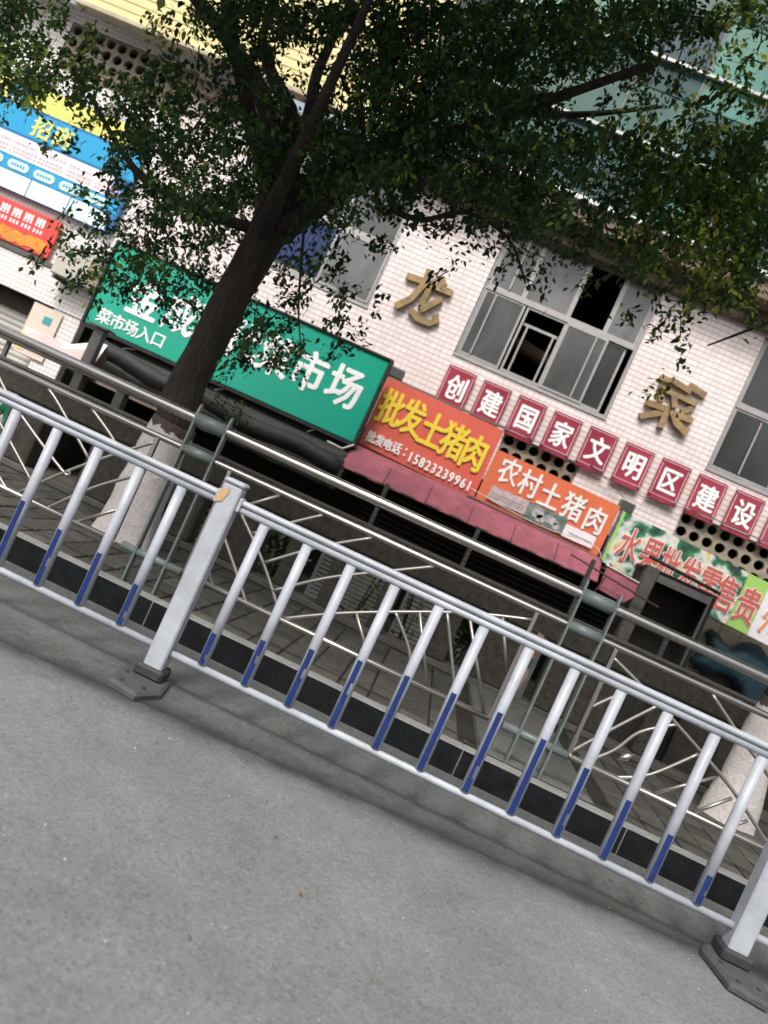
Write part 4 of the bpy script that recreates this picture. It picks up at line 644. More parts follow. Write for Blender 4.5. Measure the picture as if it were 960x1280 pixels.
# breeze block lattices: every block an octagonal hole block
def block_mesh():
    w, y0, y1 = .1, 0.0, .07; hr = .078; g = MB()
    def ring(y):
        o_ = []; i_ = []
        for k in range(16):
            a = 2 * math.pi * k / 16; c, s = math.cos(a), math.sin(a)
            q = w / max(abs(c), abs(s)); o_.append((c * q, y, s * q))
            i_.append((c * hr * (1.0 if k % 4 else .97), y, s * hr * (1.0 if k % 4 else .97)))
        return o_, i_
    o0, i0 = ring(y0); o1, i1 = ring(y1); g.v += o0 + i0 + i1
    for k in range(16):
        j = (k + 1) % 16; g.f.append((k, j, 16 + j, 16 + k)); g.m.append(0); g.f.append((16 + k, 16 + j, 32 + j, 32 + k)); g.m.append(0)
    return g.mesh('breeze_block', M_cream, False)
bme = block_mesh()
lroot = bld
for (a, b, c, d), yo in ((L1, 0), (L2, 0), (L3, 0)):
    nx = int(round((b - a) / .2)); nz = int(round((d - c) / .2 + .3))
    sx, sz = (b - a) / nx, (d - c) / nz
    for i in range(nx):
        for k in range(nz):
            o = link('breeze_block', bme, bld)
            o.location = Vector((a + sx * (i + .5), BY + .03 + (.004 if a < -5 else 0), c + sz * (k + .5))) - Vector(bld.location)
            o.scale = (sx / .2, 1, sz / .2)
# projecting floor slab above the first storey and a stained beam below it
g = MB(); g.cbox(-2.95, 9, BY - .52, BY + .3, 6.02, 6.34, .015); part(g, 'floor_slab', M_slab, bld)
g = MB(); g.cbox(-2.95, 9, BY - .60, BY - .5, 6.30, 6.37, .01); part(g, 'slab_capping', M_ledgew, bld)
g = MB(); g.cbox(-6.34, 9, BY - .16, BY - .003, 5.80, 6.015, .01); part(g, 'lintel_beam', M_slab, bld)
# curtain wall
gy = BY - .32
prev = 6.37
rows_ = [(6.39, 7.02, 'd'), (7.02, 7.47, 'p'), (7.51, 8.30, 'p'), (8.30, 8.70, 'd'), (8.74, 9.6, 'b'), (9.6, 10.2, 'p'), (10.25, 11.3, 'd'), (11.3, 12.1, 'p')]
gm = {'p': [M_gw_pale, M_gw_pale, M_gw_dark], 'd': [M_gw_dark, M_gw_blue, M_gw_bright], 'b': [M_gw_blue, M_gw_dark, M_gw_bright]}
mull = [-2.95 + i * .92 for i in range(14)]
for z0, z1, k in rows_:
    for i in range(len(mull) - 1):
        m_ = rnd.choice(gm[k])
        g = MB(); g.box(mull[i] + .02, mull[i+1] - .02, gy + rnd.uniform(0, .01), gy + .03, z0 + .012, z1 - .012); part(g, 'glass_panel', m_, bld)
for x in mull:
    g = MB(); g.box(x - .019, x + .014, gy - .03, gy + .04, 6.372, 12.1); part(g, 'mullion', M_pole, bld)
for z in (7.49, 8.72, 10.225):
    g = MB(); g.box(mull[0], mull[-1], gy - .09, gy - .031, z - .022, z + .022); part(g, 'transom', M_alu, bld)
g = MB(); g.box(-2.9, 9, gy + .05, gy + .2, 6.38, 12.1); part(g, 'backing_wall', M_dark, bld)
g = MB(); g.box(-16, -2.98, gy + .06, gy + .26, 6.42, 12.1); part(g, 'upper_wall', M_wall, bld)
# large beige tiles of the ground floor on the right
g = MB(); g.box(3.62, 9, BY + .02, BY + .22, -.5, 2.18); part(g, 'ground_floor_wall', M_joint, bld)
tw, th = .30, .25
tme = MB().cbox(-tw/2 + .005, tw/2 - .005, 0, .02, -th/2 + .005, th/2 - .005, .003).mesh('wall_tile', M_tile)
for i in range(11):
    for k in range(8):
        o = link('wall_tile', tme, bld)
        o.location = Vector((3.62 + tw * (i + .5), BY + rnd.uniform(0, .003), .2 + th * (k + .5))) - Vector(bld.location)

# yellow ribbed cladding, top left
clad = thing('ribbed_cladding', 'pale yellow ribbed cladding above the eaves at the upper left', 'cladding', (-5.6, 11.0, 6.25))
g = MB(); z = 6.26; prof = []
while z < 9.4:
    prof += [(0, z), (0, z + .075), (.010, z + .085), (.010, z + .118), (0, z + .128)]; z += .135
for i in range(len(prof) - 1):
    (a, z0), (b, z1) = prof[i], prof[i + 1]
    sl = lambda q: -.28 * (q - 6.26)
    g.quad([(-8.28 + (z0 - 6.26) * .7, 11.0 + a - sl(z0) * .0, z0), (-3.0, 11.0 + a, z0), (-3.0, 11.0 + b, z1), (-8.28 + (z1 - 6.26) * .7, 11.0 + b, z1)])
part(g, 'ribbed_sheet', M_yellow, clad)
g = MB(); g.cbox(-8.3, -3.0, 10.93, 11.16, 6.18, 6.255, .01); part(g, 'eaves_trim', mat('eaves_trim', (.42, .36, .25), .7, var=.2), clad)
wp = MB(); wp.prism([(-12.4, 6.26), (-8.34, 6.26), (-7.0, 8.2), (-12.4, 8.2)], 10.98, 11.05)
tag(wp.build('white_panel', M_palewhite, None, fix=True), 'plain white cladding panel beside the yellow ribbed cladding, top left corner', 'panel')

# ================================================================== SIGNS
# --- green market sign
sg = thing('market_sign', 'long green market sign with white characters, behind the tree trunk', 'sign', (-3.74, 10.5, 1.84))
g = MB(); g.cbox(-5.86, -1.63, 10.50, 10.64, 1.84, 3.07, .01); part(g, 'sign_face', M_green, sg)
g = MB()
for a in ((-5.90, -1.59, 1.79, 1.835), (-5.90, -1.59, 3.075, 3.10)): g.box(a[0], a[1], 10.47, 10.66, a[2], a[3])
g.box(-5.90, -5.865, 10.47, 10.66, 1.835, 3.075); g.box(-1.625, -1.59, 10.47, 10.66, 1.835, 3.075)
part(g, 'sign_frame', M_tarp, sg)
for ch, x in zip('金成现代菜市场', (-5.16, -4.60, -4.12, -3.63, -3.13, -2.60, -2.06)):
    put_text(ch, x, 10.494, 2.50, .60, M_ltr, sg, bold=.026, sx=.86)
for i, ch in enumerate('菜市场入口'):
    put_text(ch, -5.62 + i * .215, 10.494, 2.03, .225, M_ltr, sg, bold=.02)
for x in (-5.2, -3.7, -2.2):
    g = MB(); g.box(x - .025, x + .025, 10.66, 11.49, 2.7, 2.75); part(g, 'bracket', M_pole, sg)

# --- red banner with phone number
rs = thing('butcher_banner', 'red banner with big yellow characters and a white phone number', 'banner sign', (-.75, 10.9, 1.86))
def slab(x0, x1, zt0, zt1, zb0, zb1, yb, yt, th=.05, mi=0):
    """sign face leaning by yt-yb; x0/x1 ends may drop a little"""
    g = MB(); n = 0
    A = [(x0, yb, zb0), (x1, yb, zb1), (x1, yt, zt1), (x0, yt, zt0)]
    Bk = [(x, y + th, z) for x, y, z in A]
    g.v += A + Bk
    for q in ((0, 1, 2, 3), (7, 6, 5, 4), (0, 4, 5, 1), (1, 5, 6, 2), (2, 6, 7, 3), (3, 7, 4, 0)): g.f.append(q); g.m.append(mi)
    return g
part(slab(-1.62, .19, 2.93, 2.89, 1.90, 1.84, 10.98, 10.90), 'banner', M_red, rs, fix=True)
g = MB(); g.box(-1.64, .21, 11.03, 11.07, 1.86, 1.90); g.box(-1.64, .21, 11.0, 11.04, 2.93, 2.96); g.box(-1.64, -1.60, 11.03, 11.07, 1.9, 2.93)
for x in (-1.3, -.1): g.box(x, x + .04, 11.07, 11.49, 2.5, 2.54)
part(g, 'banner_frame', M_pole, rs)
for ch, x, z in zip('批发土猪肉', (-1.40, -1.07, -.73, -.40, -.06), (2.545, 2.54, 2.50, 2.475, 2.44)):
    put_text(ch, x, 10.915, z - .0, .54, M_yel, rs, bold=.024, sx=.68, tilt=.075)
for i, ch in enumerate('批发电话：'):
    put_text(ch, -1.50 + i * .135 if ch != '：' else -.96, 10.955, 2.05, .175, M_ltr, rs, bold=.026, sx=.80)
for i, ch in enumerate('15823239961'):
    put_text(ch, -.865 + i * .093, 10.950, 2.02 - i * .004, .20, M_ltr, rs, bold=.028, sx=.72)

# --- orange banner
ob = thing('village_pork_banner', 'orange banner with white characters over a strip of dark and white pictures', 'banner sign', (1.13, 10.9, 1.8))
part(slab(.215, 2.10, 2.62, 2.585, 1.86, 1.80, 10.98, 10.92), 'banner', M_orangeb, ob, fix=True)
for ch, x, z in zip('农村土猪肉', (.50, .83, 1.16, 1.51, 1.86), (2.40, 2.36, 2.33, 2.31, 2.27)):
    put_text(ch, x, 10.93, z, .40, M_ltr, ob, bold=.016, sx=.80, tilt=.075)
def patch(name, x0, x1, z0, z1, y, m, root, n=14, amp=.02, seed=0, dep=.004):
    r_ = random.Random(seed); P = []
    for i in range(n): P.append((x0 + (x1 - x0) * i / n, z0 + r_.uniform(-amp, amp)))
    P.append((x1, z0)); 
    for i in range(n): P.append((x1 - (x1 - x0) * i / n, z1 + r_.uniform(-amp, amp)))
    P.append((x0, z1))
    g = MB(); g.prism(P, y, y + dep); return part(g, name, m, root, fix=True)
M_fotod = mat('picture_dark', (.035, .055, .05), .5, col2=(.25, .32, .3), scale=11)
M_fotom = mat('picture_meat', (.38, .25, .26), .5, col2=(.62, .58, .56), scale=12)
patch('picture', .36, .93, 1.93, 2.13, 10.942, M_fotom, ob, seed=1, amp=.004)
patch('picture', .93, 1.52, 1.90, 2.13, 10.940, M_fotod, ob, seed=2, amp=.012)
patch('picture', 1.52, 1.98, 1.88, 2.06, 10.944, M_palewhite, ob, seed=3, amp=.002)
M_pig = mat('pig_print', (.62, .60, .60), .6, col2=(.12, .12, .13), scale=14)
for x, z, a, b in ((1.10, 2.03, .10, .07), (1.16, 1.97, .07, .06), (1.31, 2.01, .11, .06), (1.40, 1.96, .05, .05)):
    g = MB(); g.prism([(x + math.cos(t * .524) * a * (1 + .15 * math.sin(t * 5)), z + math.sin(t * .524) * b) for t in range(12)], 10.934, 10.938); part(g, 'picture_figure', M_pig, ob, fix=True)
M_pstripe = mat('grey_print', (.35, .34, .34), .6)
for z in (1.97, 2.0, 2.035): patch('print_line', .38, .9, z, z + .006, 10.936, M_pstripe, ob, seed=5, amp=.001)
patch('print_line', 1.6, 1.95, 1.955, 1.968, 10.938, M_pstripe, ob, seed=8, amp=.004)

# --- fruit banner
fb = thing('fruit_banner', 'pale fruit banner with red characters over fruit pictures and a lime stripe', 'banner sign', (3.5, 10.9, 1.8))
def zl(x): return -.045 * (x - 2.16)
def fslab(x0, x1, m, name='banner', y=10.93, z0=1.78, z1=2.55, th=.05):
    return part(slab(x0, x1, z1 + zl(x0), z1 + zl(x1), z0 + zl(x0), z0 + zl(x1), y, y, th), name, m, fb, fix=True)
M_fruit = bpy.data.materials.new('fruit_print'); M_fruit.use_nodes = True
nt = M_fruit.node_tree; b_ = nt.nodes['Principled BSDF']; b_.inputs['Roughness'].default_value = .5
gg = nt.nodes.new('ShaderNodeNewGeometry'); vo = nt.nodes.new('ShaderNodeTexNoise'); vo.inputs['Scale'].default_value = 3.4; vo.inputs['Detail'].default_value = 5; vo.inputs['Distortion'].default_value = 0.25
rp = nt.nodes.new('ShaderNodeValToRGB'); rp.color_ramp.interpolation = 'LINEAR'
for i, (p_, c_) in enumerate(((.36, (.01, .05, .03)), (.44, (.03, .17, .08)), (.49, (.45, .52, .45)), (.54, (.66, .66, .66)), (.60, (.68, .55, .25)), (.70, (.40, .2, .12)))):
    if i < 2: e = rp.color_ramp.elements[i]; e.position = p_
    else: e = rp.color_ramp.elements.new(p_)
    e.color = (*c_, 1)
nt.links.new(gg.outputs['Position'], vo.inputs['Vector']); nt.links.new(vo.outputs['Fac'], rp.inputs[0]); nt.links.new(rp.outputs[0], b_.inputs['Base Color'])
fslab(2.16, 4.05, M_fruit)
fslab(4.055, 4.36, M_lime); fslab(4.365, 6.4, M_palewhite)
fslab(2.165, 2.20, M_lime, 'lime_edge', 10.924, 1.79, 2.54, .004)
for ch, x in zip('水果批发零售', (2.43, 2.74, 3.03, 3.32, 3.62, 3.88)):
    put_text(ch, x, 10.921, 2.15 + zl(x), .54, M_ltr, fb, bold=.030, name='letter_outline', depth=.002, sx=.55)
    put_text(ch, x, 10.917, 2.15 + zl(x), .54, M_fruitred, fb, bold=.013, depth=.003, sx=.55)
for ch, x, m_ in (('贵', 4.21, M_fruitred), ('州', 4.60, M_fruitor)):
    put_text(ch, x, 10.921, 2.14 + zl(x), .54, M_ltr, fb, bold=.036, name='letter_outline', depth=.002, sx=.58)
    put_text(ch, x, 10.917, 2.14 + zl(x), .54, m_, fb, bold=.018, depth=.003, sx=.58)
g = MB(); g.box(2.14, 6.4, 10.985, 11.03, 1.70, 1.74); g.box(2.14, 2.18, 10.985, 11.03, 1.74, 2.56)
for x in (2.5, 4.0, 5.5): g.box(x, x + .04, 11.03, 11.49, 2.3, 2.34)
part(g, 'banner_frame', M_pole, fb)

# --- maroon slogan panels
panels = '创建国家文明区建设'
pin = MB().tube([(0, 0, 0), (0, -.03, 0)], .014, 8).mesh('fixing_stud', M_alu)
desc = ['leftmost, above the big yellow characters', 'second from the left', 'third from the left', 'fourth from the left, over the breeze blocks',
        'under the right sash of the open window', 'over the orange banner end', 'just right of the right floodlight', 'over the fruit banner', 'under the right hand window']
for i in range(10):
    x0 = -.935 + i * .565; zt = 3.555 + (.0 if i % 2 else .004); w = .445
    hh = .62
    last = i == 9
    lab = ('maroon slogan panel cut off by the right edge of the photo' if last else 'maroon slogan panel reading %s, %s' % (panels[i], desc[i]))
    t = thing('slogan_panel', lab, 'sign panel', (x0 + w / 2, BY - .09, zt - hh), 'maroon slogan panels in a row under the windows')
    g = MB(); g.cbox(x0, x0 + w, BY - .09, BY - .075, zt - hh, zt, .003); part(g, 'panel', M_maroon, t)
    g = MB(); e, f = .028, .006; a, b, c, d = x0 + e, x0 + w - e, zt - hh + .07, zt - e
    yy0, yy1 = BY - .0935, BY - .0905
    g.box(a, b, yy0, yy1, d - f, d); g.box(a, b, yy0, yy1, c, c + f); g.box(a, a + f, yy0, yy1, c + f, d - f); g.box(b - f, b, yy0, yy1, c + f, d - f)
    part(g, 'border_line', M_palewhite, t)
    for xx in (a - .004, b + .004):
        for zz in (c, d):
            o = link('fixing_stud', pin, t); o.location = Vector((xx, BY - .088, zz)) - Vector(t.location)
    for xx in (x0 + .06, x0 + w - .06):
        g = MB(); g.box(xx - .012, xx + .012, BY - .075, BY - .0, zt - .3, zt - .27); part(g, 'spacer', M_alu, t)
    if not last: put_text(panels[i], x0 + w / 2 + .005, BY - .0935, zt - .30, .40, M_ltr, t, bold=.024, sx=.78)

# --- wooden strip characters
def plank_strokes(name, label, strokes, y0):
    cx = sum(p[0] for w, s in strokes for p in s) / sum(len(s) for w, s in strokes); 
    t = thing(name, label, 'sign character', (cx, BY - .02, 4.3))
    for i, (w, s) in enumerate(strokes):
        P = [Vector((p[0], 0, p[1])) for p in s]; Lf, Rt = [], []
        for k, p in enumerate(P):
            d = (P[min(k + 1, len(P) - 1)] - P[max(k - 1, 0)]).normalized(); n = Vector((-d.z, 0, d.x))
            Lf.append(p + n * w / 2); Rt.append(p - n * w / 2)
        y = BY - .075 - (i % 3) * .014
        g = MB()
        for k in range(len(P) - 1):
            a, b, c, d = Lf[k], Lf[k+1], Rt[k+1], Rt[k]
            g.v += [(q.x, y, q.z) for q in (a, b, c, d)] + [(q.x, BY - .01, q.z) for q in (a, b, c, d)]
            n = len(g.v) - 8
            for q in ((0, 1, 2, 3), (0, 4, 5, 1), (2, 6, 7, 3)) + (((3, 7, 4, 0),) if k == 0 else ()) + (((1, 5, 6, 2),) if k == len(P) - 2 else ()):
                g.f.append(tuple(n + j for j in q)); g.m.append(0)
        part(g, 'plank', M_gold, t, fix=True)
plank_strokes('wooden_character', 'weathered wooden plank character 龙 on the mosaic wall left of the open window', LONG, 0)
plank_strokes('wooden_character', 'weathered wooden plank character 菜 on the mosaic wall right of the open window', CAI, 0)

# --- floodlights over the banners
for x, z, lab in ((-1.57, 3.06, 'small square floodlight between the green sign and the red banner'), (2.22, 2.64, 'small square floodlight above the left end of the fruit banner')):
    t = thing('floodlight', lab, 'floodlight', (x, BY, z), 'floodlights over the banners')
    g = MB(); g.cbox(x - .11, x + .11, 11.12, 11.24, z - .08, z + .08, .012); part(g, 'housing', M_slab if x < 0 else M_pole, t)
    g = MB(); g.box(x - .09, x + .09, 11.112, 11.118, z - .06, z + .06); part(g, 'lens', M_gl_mid, t)
    g = MB(); g.tube([(x, 11.24, z), (x, BY + .01, z + .03)], .015, 8); part(g, 'arm', M_pole, t)

# --- blue hoarding on the left
bs = thing('blue_notice_hoarding', 'large sky blue hoarding with yellow heading and pale table rows, upper left', 'hoarding', (-8.0, 11.4, 3.3))
def hb(x0, x1, z0, z1, m, name, y=11.38, th=.005):
    g = MB(); g.box(x0, x1, y - th, y, z0, z1); return part(g, name, m, bs)
g = MB(); g.cbox(-12.5, -6.56, 11.38, 11.46, 3.28, 4.98, .008); part(g, 'board', M_dblue, bs)
hb(-12.5, -6.72, 4.60, 4.96, M_ylw, 'yellow_band')
hb(-12.5, -6.56, 4.16, 4.56, M_cyan, 'blue_band')
hb(-12.5, -6.85, 3.80, 4.12, M_palewhite, 'white_row')
hb(-12.5, -6.60, 3.58, 3.785, M_cyan, 'blue_row')
for x in range(6):
    hb(-6.68 - (x + 1) * .70 + .02, -6.68 - x * .70, 3.29, 3.565, M_paleblue, 'pale_cell')
hb(-9.0, -8.68, 4.63, 4.93, M_paleblue, 'picture_box', 11.372)
for a in range(2):
    for b in range(2): hb(-8.97 + a * .14, -8.86 + a * .14, 4.66 + b * .13, 4.76 + b * .13, M_cyan, 'picture_square', 11.366)
for ch, x in zip('招商', (-8.26, -7.88)): put_text(ch, x, 11.372, 4.36, .34, M_ylw, bs, bold=.03)
for i in range(7):
    x = -6.98 - i * .46
    g = MB(); P = []
    for k in range(16):
        a = 2 * math.pi * k / 16; P.append((x + (.11 if math.cos(a) > 0 else -.11) + .075 * math.cos(a), 3.682 + .072 * math.sin(a)))
    g.prism(P, 11.366, 11.373); part(g, 'pill_label', M_palegreen, bs, fix=True)
    g = MB(); 
    for k in range(5): g.box(x - .12 + k * .05, x - .09 + k * .05, 11.362, 11.365, 3.66, 3.705)
    part(g, 'small_print', M_cyan, bs)['kind'] = 'stuff'
for i in range(6):
    x = -7.1 - i * .5
    for zz in (4.01, 3.92, 3.86):
        g = MB(); xx = x
        while xx < x + .42:
            w_ = rnd.uniform(.02, .05); g.box(xx, xx + w_, 11.371, 11.374, zz - .018, zz + .018); xx += w_ + rnd.uniform(.012, .03)
        part(g, 'small_print', M_pinkt, bs)['kind'] = 'stuff'

# --- red notice under it
rn = thing('red_notice', 'red notice with white print and orange flowers under the blue hoarding', 'notice sign', (-8.4, 11.4, 2.55))
g = MB(); g.cbox(-11.5, -7.34, 11.40, 11.45, 2.54, 3.15, .006); part(g, 'board', M_rprint, rn)
xx = -11.3
while xx < -7.6:
    g = MB()
    for k in range(5):
        if k % 2: g.box(xx + .02, xx + .13, 11.392, 11.395, 2.98 + k * .02, 2.998 + k * .02)
        else: g.box(xx + k * .028, xx + .03 + k * .028, 11.391, 11.3945, 2.94, 3.08)
    part(g, 'printed_mark', M_ltr, rn)
    g = MB()
    for k in range(3): g.box(xx + k * .06, xx + .035 + k * .06, 11.392, 11.395, 2.84, 2.90)
    part(g, 'printed_mark', M_palewhite, rn); xx += .21
patch('flower_border', -11.4, -7.42, 2.57, 2.76, 11.390, M_oflower, rn, n=40, amp=.035, seed=6)

# --- left shop: ledge, shutter, posters
ls = thing('corner_shop', 'white mosaic corner shop with a roller shutter at the far left', 'shop', (-7.6, 11.4, -.5))
g = MB(); g.cbox(-16, -6.36, 11.30, 11.49, 2.42, 2.50, .01); part(g, 'ledge', M_concrete, ls)
g = MB(); g.box(-16, -6.37, 11.32, 11.49, 1.90, 2.415); part(g, 'mosaic_band', M_wall2, ls)
g = MB(); g.cbox(-6.86, -6.38, 11.34, 11.52, -.5, 1.895, .01); part(g, 'pier', M_wall2, ls)
g = MB(); g.box(-16, -6.87, 11.60, 11.75, 1.62, 1.90); part(g, 'shutter_box', M_dim, ls)
sl = MB(); sl.v = []
for k in range(4):
    pass
sme = MB()
P = [(0, 0), (-.012, .02), (-.016, .05), (-.006, .085), (0, .09)]
for (a, z0), (b, z1) in zip(P[:-1], P[1:]): sme.quad([(-9.13, a, z0), (0, a, z0), (0, b, z1), (-9.13, b, z1)])
sme = sme.mesh('shutter_slat', M_shutter)
for k in range(26):
    o = link('shutter_slat', sme, ls); o.location = Vector((-6.87, 11.64, -.5 + .09 * k + .001)) - Vector(ls.location)
po = MB(); po.box(-7.16, -6.66, 11.30, 11.308, 1.05, 1.86)
tp = thing('wall_poster', 'faded pink and cream poster on the pier of the corner shop', 'poster', (-6.9, 11.3, 1.05))
part(po, 'sheet', M_poster, tp)
g = MB(); g.box(-7.12, -6.72, 11.295, 11.298, 1.12, 1.46); part(g, 'printed_block', M_palewhite, tp)
g = MB(); g.box(-6.92, -6.78, 11.295, 11.298, 1.6, 1.72); part(g, 'printed_block', mat('teal_print', (.05, .3, .33), .5), tp)
g = MB(); g.box(-7.15, -7.05, 11.293, 11.296, 1.10, 1.36); part(g, 'printed_block', M_ylw, tp)

# --- air conditioner outdoor unit beside the green sign
ac = thing('air_conditioner', 'dusty air conditioner unit on brackets left of the green sign', 'air conditioner', (-6.25, 11.1, 2.2))
g = MB(); g.cbox(-6.95, -6.0, 10.98, 11.28, 2.34, 2.86, .02); part(g, 'casing', M_acw, ac)
g = MB(); g.tube([(-6.2, 10.975, 2.6), (-6.2, 10.955, 2.6)], .2, 20); part(g, 'fan_grille', M_acd, ac)
g = MB()
for r_ in (.05, .1, .15, .195):
    g.tube([(-6.2 + r_ * math.cos(a * .3142), 10.95, 2.6 + r_ * math.sin(a * .3142)) for a in range(21)], .004, 5, caps=False)
part(g, 'guard_ring', M_acw, ac)
for x in (-6.85, -6.15):
    g = MB(); g.box(x - .02, x + .02, 10.95, 11.48, 2.28, 2.335); g.box(x - .02, x + .02, 11.44, 11.48, 2.05, 2.28); part(g, 'bracket', M_concrete, ac)
g = MB(); g.tube([(-5.98, 11.2, 2.5), (-5.92, 11.2, 2.4), (-5.92, 11.3, 2.0), (-5.95, 11.35, 1.6)], .022, 8); part(g, 'drain_pipe', M_cable, ac)

# ================================================================== AWNINGS, STALLS, MARKET FRONT
roll = thing('rolled_tarpaulin', 'long black rolled tarpaulin under the green market sign', 'tarpaulin', (-3.45, 10.1, 1.4))
P = [(-5.42 + i * .16, 10.1 + .02 * math.sin(i * 1.3), 1.56 + .03 * math.sin(i * .7) - .012 * i * .4) for i in range(25)]
g = MB(); g.tube(P, [.125 + .025 * noise.noise(Vector((i * .6, 0, 0))) for i in range(25)], 12); part(g, 'roll', M_tarp, roll, True)
g = MB(); 
for i in range(24):
    xa, xb = -5.4 + i * .16, -5.4 + (i + 1) * .16
    dr = lambda q: .05 * noise.noise(Vector((q * 3, 1, 0)))
    g.quad([(xa, 10.2, 1.15 + dr(xa)), (xb, 10.2, 1.15 + dr(xb)), (xb, 10.6, 1.79), (xa, 10.6, 1.79)])
part(g, 'flap', M_tarp, roll)
for x in (-5.0, -3.6, -2.2):
    g = MB(); g.tube([(x, 10.14, 1.69), (x, 10.2, 1.72), (x, 10.5, 1.78)], .008, 6); part(g, 'rope', M_pole, roll)
cnt = thing('market_counter', 'low pale wooden counter under the left end of the rolled tarpaulin', 'counter', (-4.5, 9.9, -.5))
g = MB(); g.cbox(-5.3, -3.6, 9.7, 10.05, 1.12, 1.17, .008); part(g, 'worktop', mat('counter_wood', (.25, .2, .17), .8, var=.25, scale=9), cnt)
for x in (-5.2, -3.7):
    g = MB(); g.box(x - .03, x + .03, 9.75, 9.81, -.5, 1.118); part(g, 'leg', M_pole, cnt)
clo = thing('cloth_bundle', 'pinkish cloth heap with a white fold left of the grey post', 'cloth', (-5.5, 9.5, 1.2))
g = MB(); nx, nz = 16, 6
def cl(u, v):
    x = -6.1 + u * 1.1; z = 1.22 + v * (.12 + .28 * u + .05 * math.sin(u * 9)); y = 9.5 + .25 * v + .03 * math.sin(u * 14 + v * 3); return (x, y, z)
for i in range(nx):
    for k in range(nz):
        g.quad([cl(i/nx, k/nz), cl((i+1)/nx, k/nz), cl((i+1)/nx, (k+1)/nz), cl(i/nx, (k+1)/nz)], 1 if (k >= 4 and i > 7) else 0)
for i in range(nx):
    a, b = cl(i/nx, 1), cl((i+1)/nx, 1); g.quad([a, b, (b[0], b[1] + .3, 1.2), (a[0], a[1] + .3, 1.2)])
part(g, 'cloth', [M_cloth, M_clothw], clo, True)
g = MB(); g.cbox(-6.2, -4.95, 9.45, 10.1, 1.15, 1.2, .006); g.box(-6.15, -6.1, 9.5, 9.55, -.5, 1.15); g.box(-5.05, -5.0, 9.5, 9.55, -.5, 1.15); part(g, 'trestle', M_pole, clo)
gp = thing('grey_post', 'thick grey steel post standing below the left end of the green sign', 'post', (-4.78, 9.0, -.5))
g = MB(); g.cbox(-4.84, -4.71, 8.94, 9.06, -.5, 1.76, .01); part(g, 'shaft', M_pole, gp)
g = MB(); g.cbox(-4.90, -4.65, 8.88, 9.12, 1.762, 1.79, .004); part(g, 'cap_plate', M_pole, gp)

# pink awning
aw = thing('rose_awning', 'faded rose awning sloping out under the red and orange banners', 'awning', (.2, 10.5, 1.4))
g = MB(); n = 44
for i in range(n):
    xa, xb = -1.62 + 3.72 * i / n, -1.62 + 3.72 * (i + 1) / n
    w_ = lambda q: .010 * math.sin(q * 18) + .006 * noise.noise(Vector((q * 5, 0, 0)))
    lo = lambda q: 1.475 + .02 * noise.noise(Vector((q * 1.5, 7, 0)))
    up = lambda q: 1.86 - .012 * (q + 1.6)
    a = [(xa, 10.86, up(xa)), (xb, 10.86, up(xb)), (xb, 10.52 + w_(xb), 1.735), (xa, 10.52 + w_(xa), 1.735)]
    g.quad(a[::-1]); g.quad([(xa, 10.24 + w_(xa), lo(xa)), (xb, 10.24 + w_(xb), lo(xb)), (xb, 10.52 + w_(xb), 1.735), (xa, 10.52 + w_(xa), 1.735)])
part(g, 'canopy', M_pink, aw, True)
for x in (-1.0, -.38, .24, .86, 1.48):          # stitched seams between the cloth widths
    g = MB(); g.tube([(x, 10.52 - .012, 1.738), (x, 10.38 - .012, 1.608), (x, 10.235, 1.482)], .0055, 5); part(g, 'seam', M_pipe, aw, True)
g = MB(); g.tube([(-1.62, 10.26, 1.475), (2.1, 10.26, 1.475)], .018, 8); part(g, 'front_bar', M_tarp, aw)
for x in (-1.5, .3, 2.0):
    g = MB(); g.tube([(x, 10.28, 1.49), (x, 11.4, 1.75)], .014, 6); part(g, 'arm', M_tarp, aw)
pf = thing('small_awning', 'short rose awning with a white edge left of the dark stall', 'awning', (2.4, 10.3, 1.4))
g = MB(); A = [(2.14, 10.3, 1.72), (2.74, 10.3, 1.66), (2.50, 10.2, 1.37), (2.14, 10.2, 1.40)]
g.v += A + [(x, y + .02, z) for x, y, z in A]
for q in ((0, 1, 2, 3), (7, 6, 5, 4), (0, 4, 5, 1), (1, 5, 6, 2), (2, 6, 7, 3), (3, 7, 4, 0)): g.f.append(q); g.m.append(0)
part(g, 'canopy', M_pink, pf, fix=True)
g = MB(); g.tube([(2.12, 10.29, 1.735), (2.76, 10.29, 1.675)], .014, 8); part(g, 'edge_bar', M_cable, pf)
g = MB(); g.tube([(2.3, 10.3, 1.66), (2.3, 11.4, 1.9)], .014, 6); part(g, 'arm', M_tarp, pf)
pipe = thing('awning_rail', 'thin dark red pipe running along the foot of the red and orange banners', 'pipe', (1.1, 10.5, 1.7))
g = MB(); g.tube([(.1, 10.82, 1.845), (2.14, 10.80, 1.79)], .022, 8); part(g, 'pipe', M_pipe, pipe)
g = MB(); g.tube([(1.62, 10.1, 1.66), (2.9, 10.1, 1.50)], .012, 8); part(g, 'rod', M_pipe, pipe)
g = MB(); g.tube([(2.14, 10.1, 1.595), (2.08, 10.1, 1.30)], .010, 8); part(g, 'hook', M_pipe, pipe)

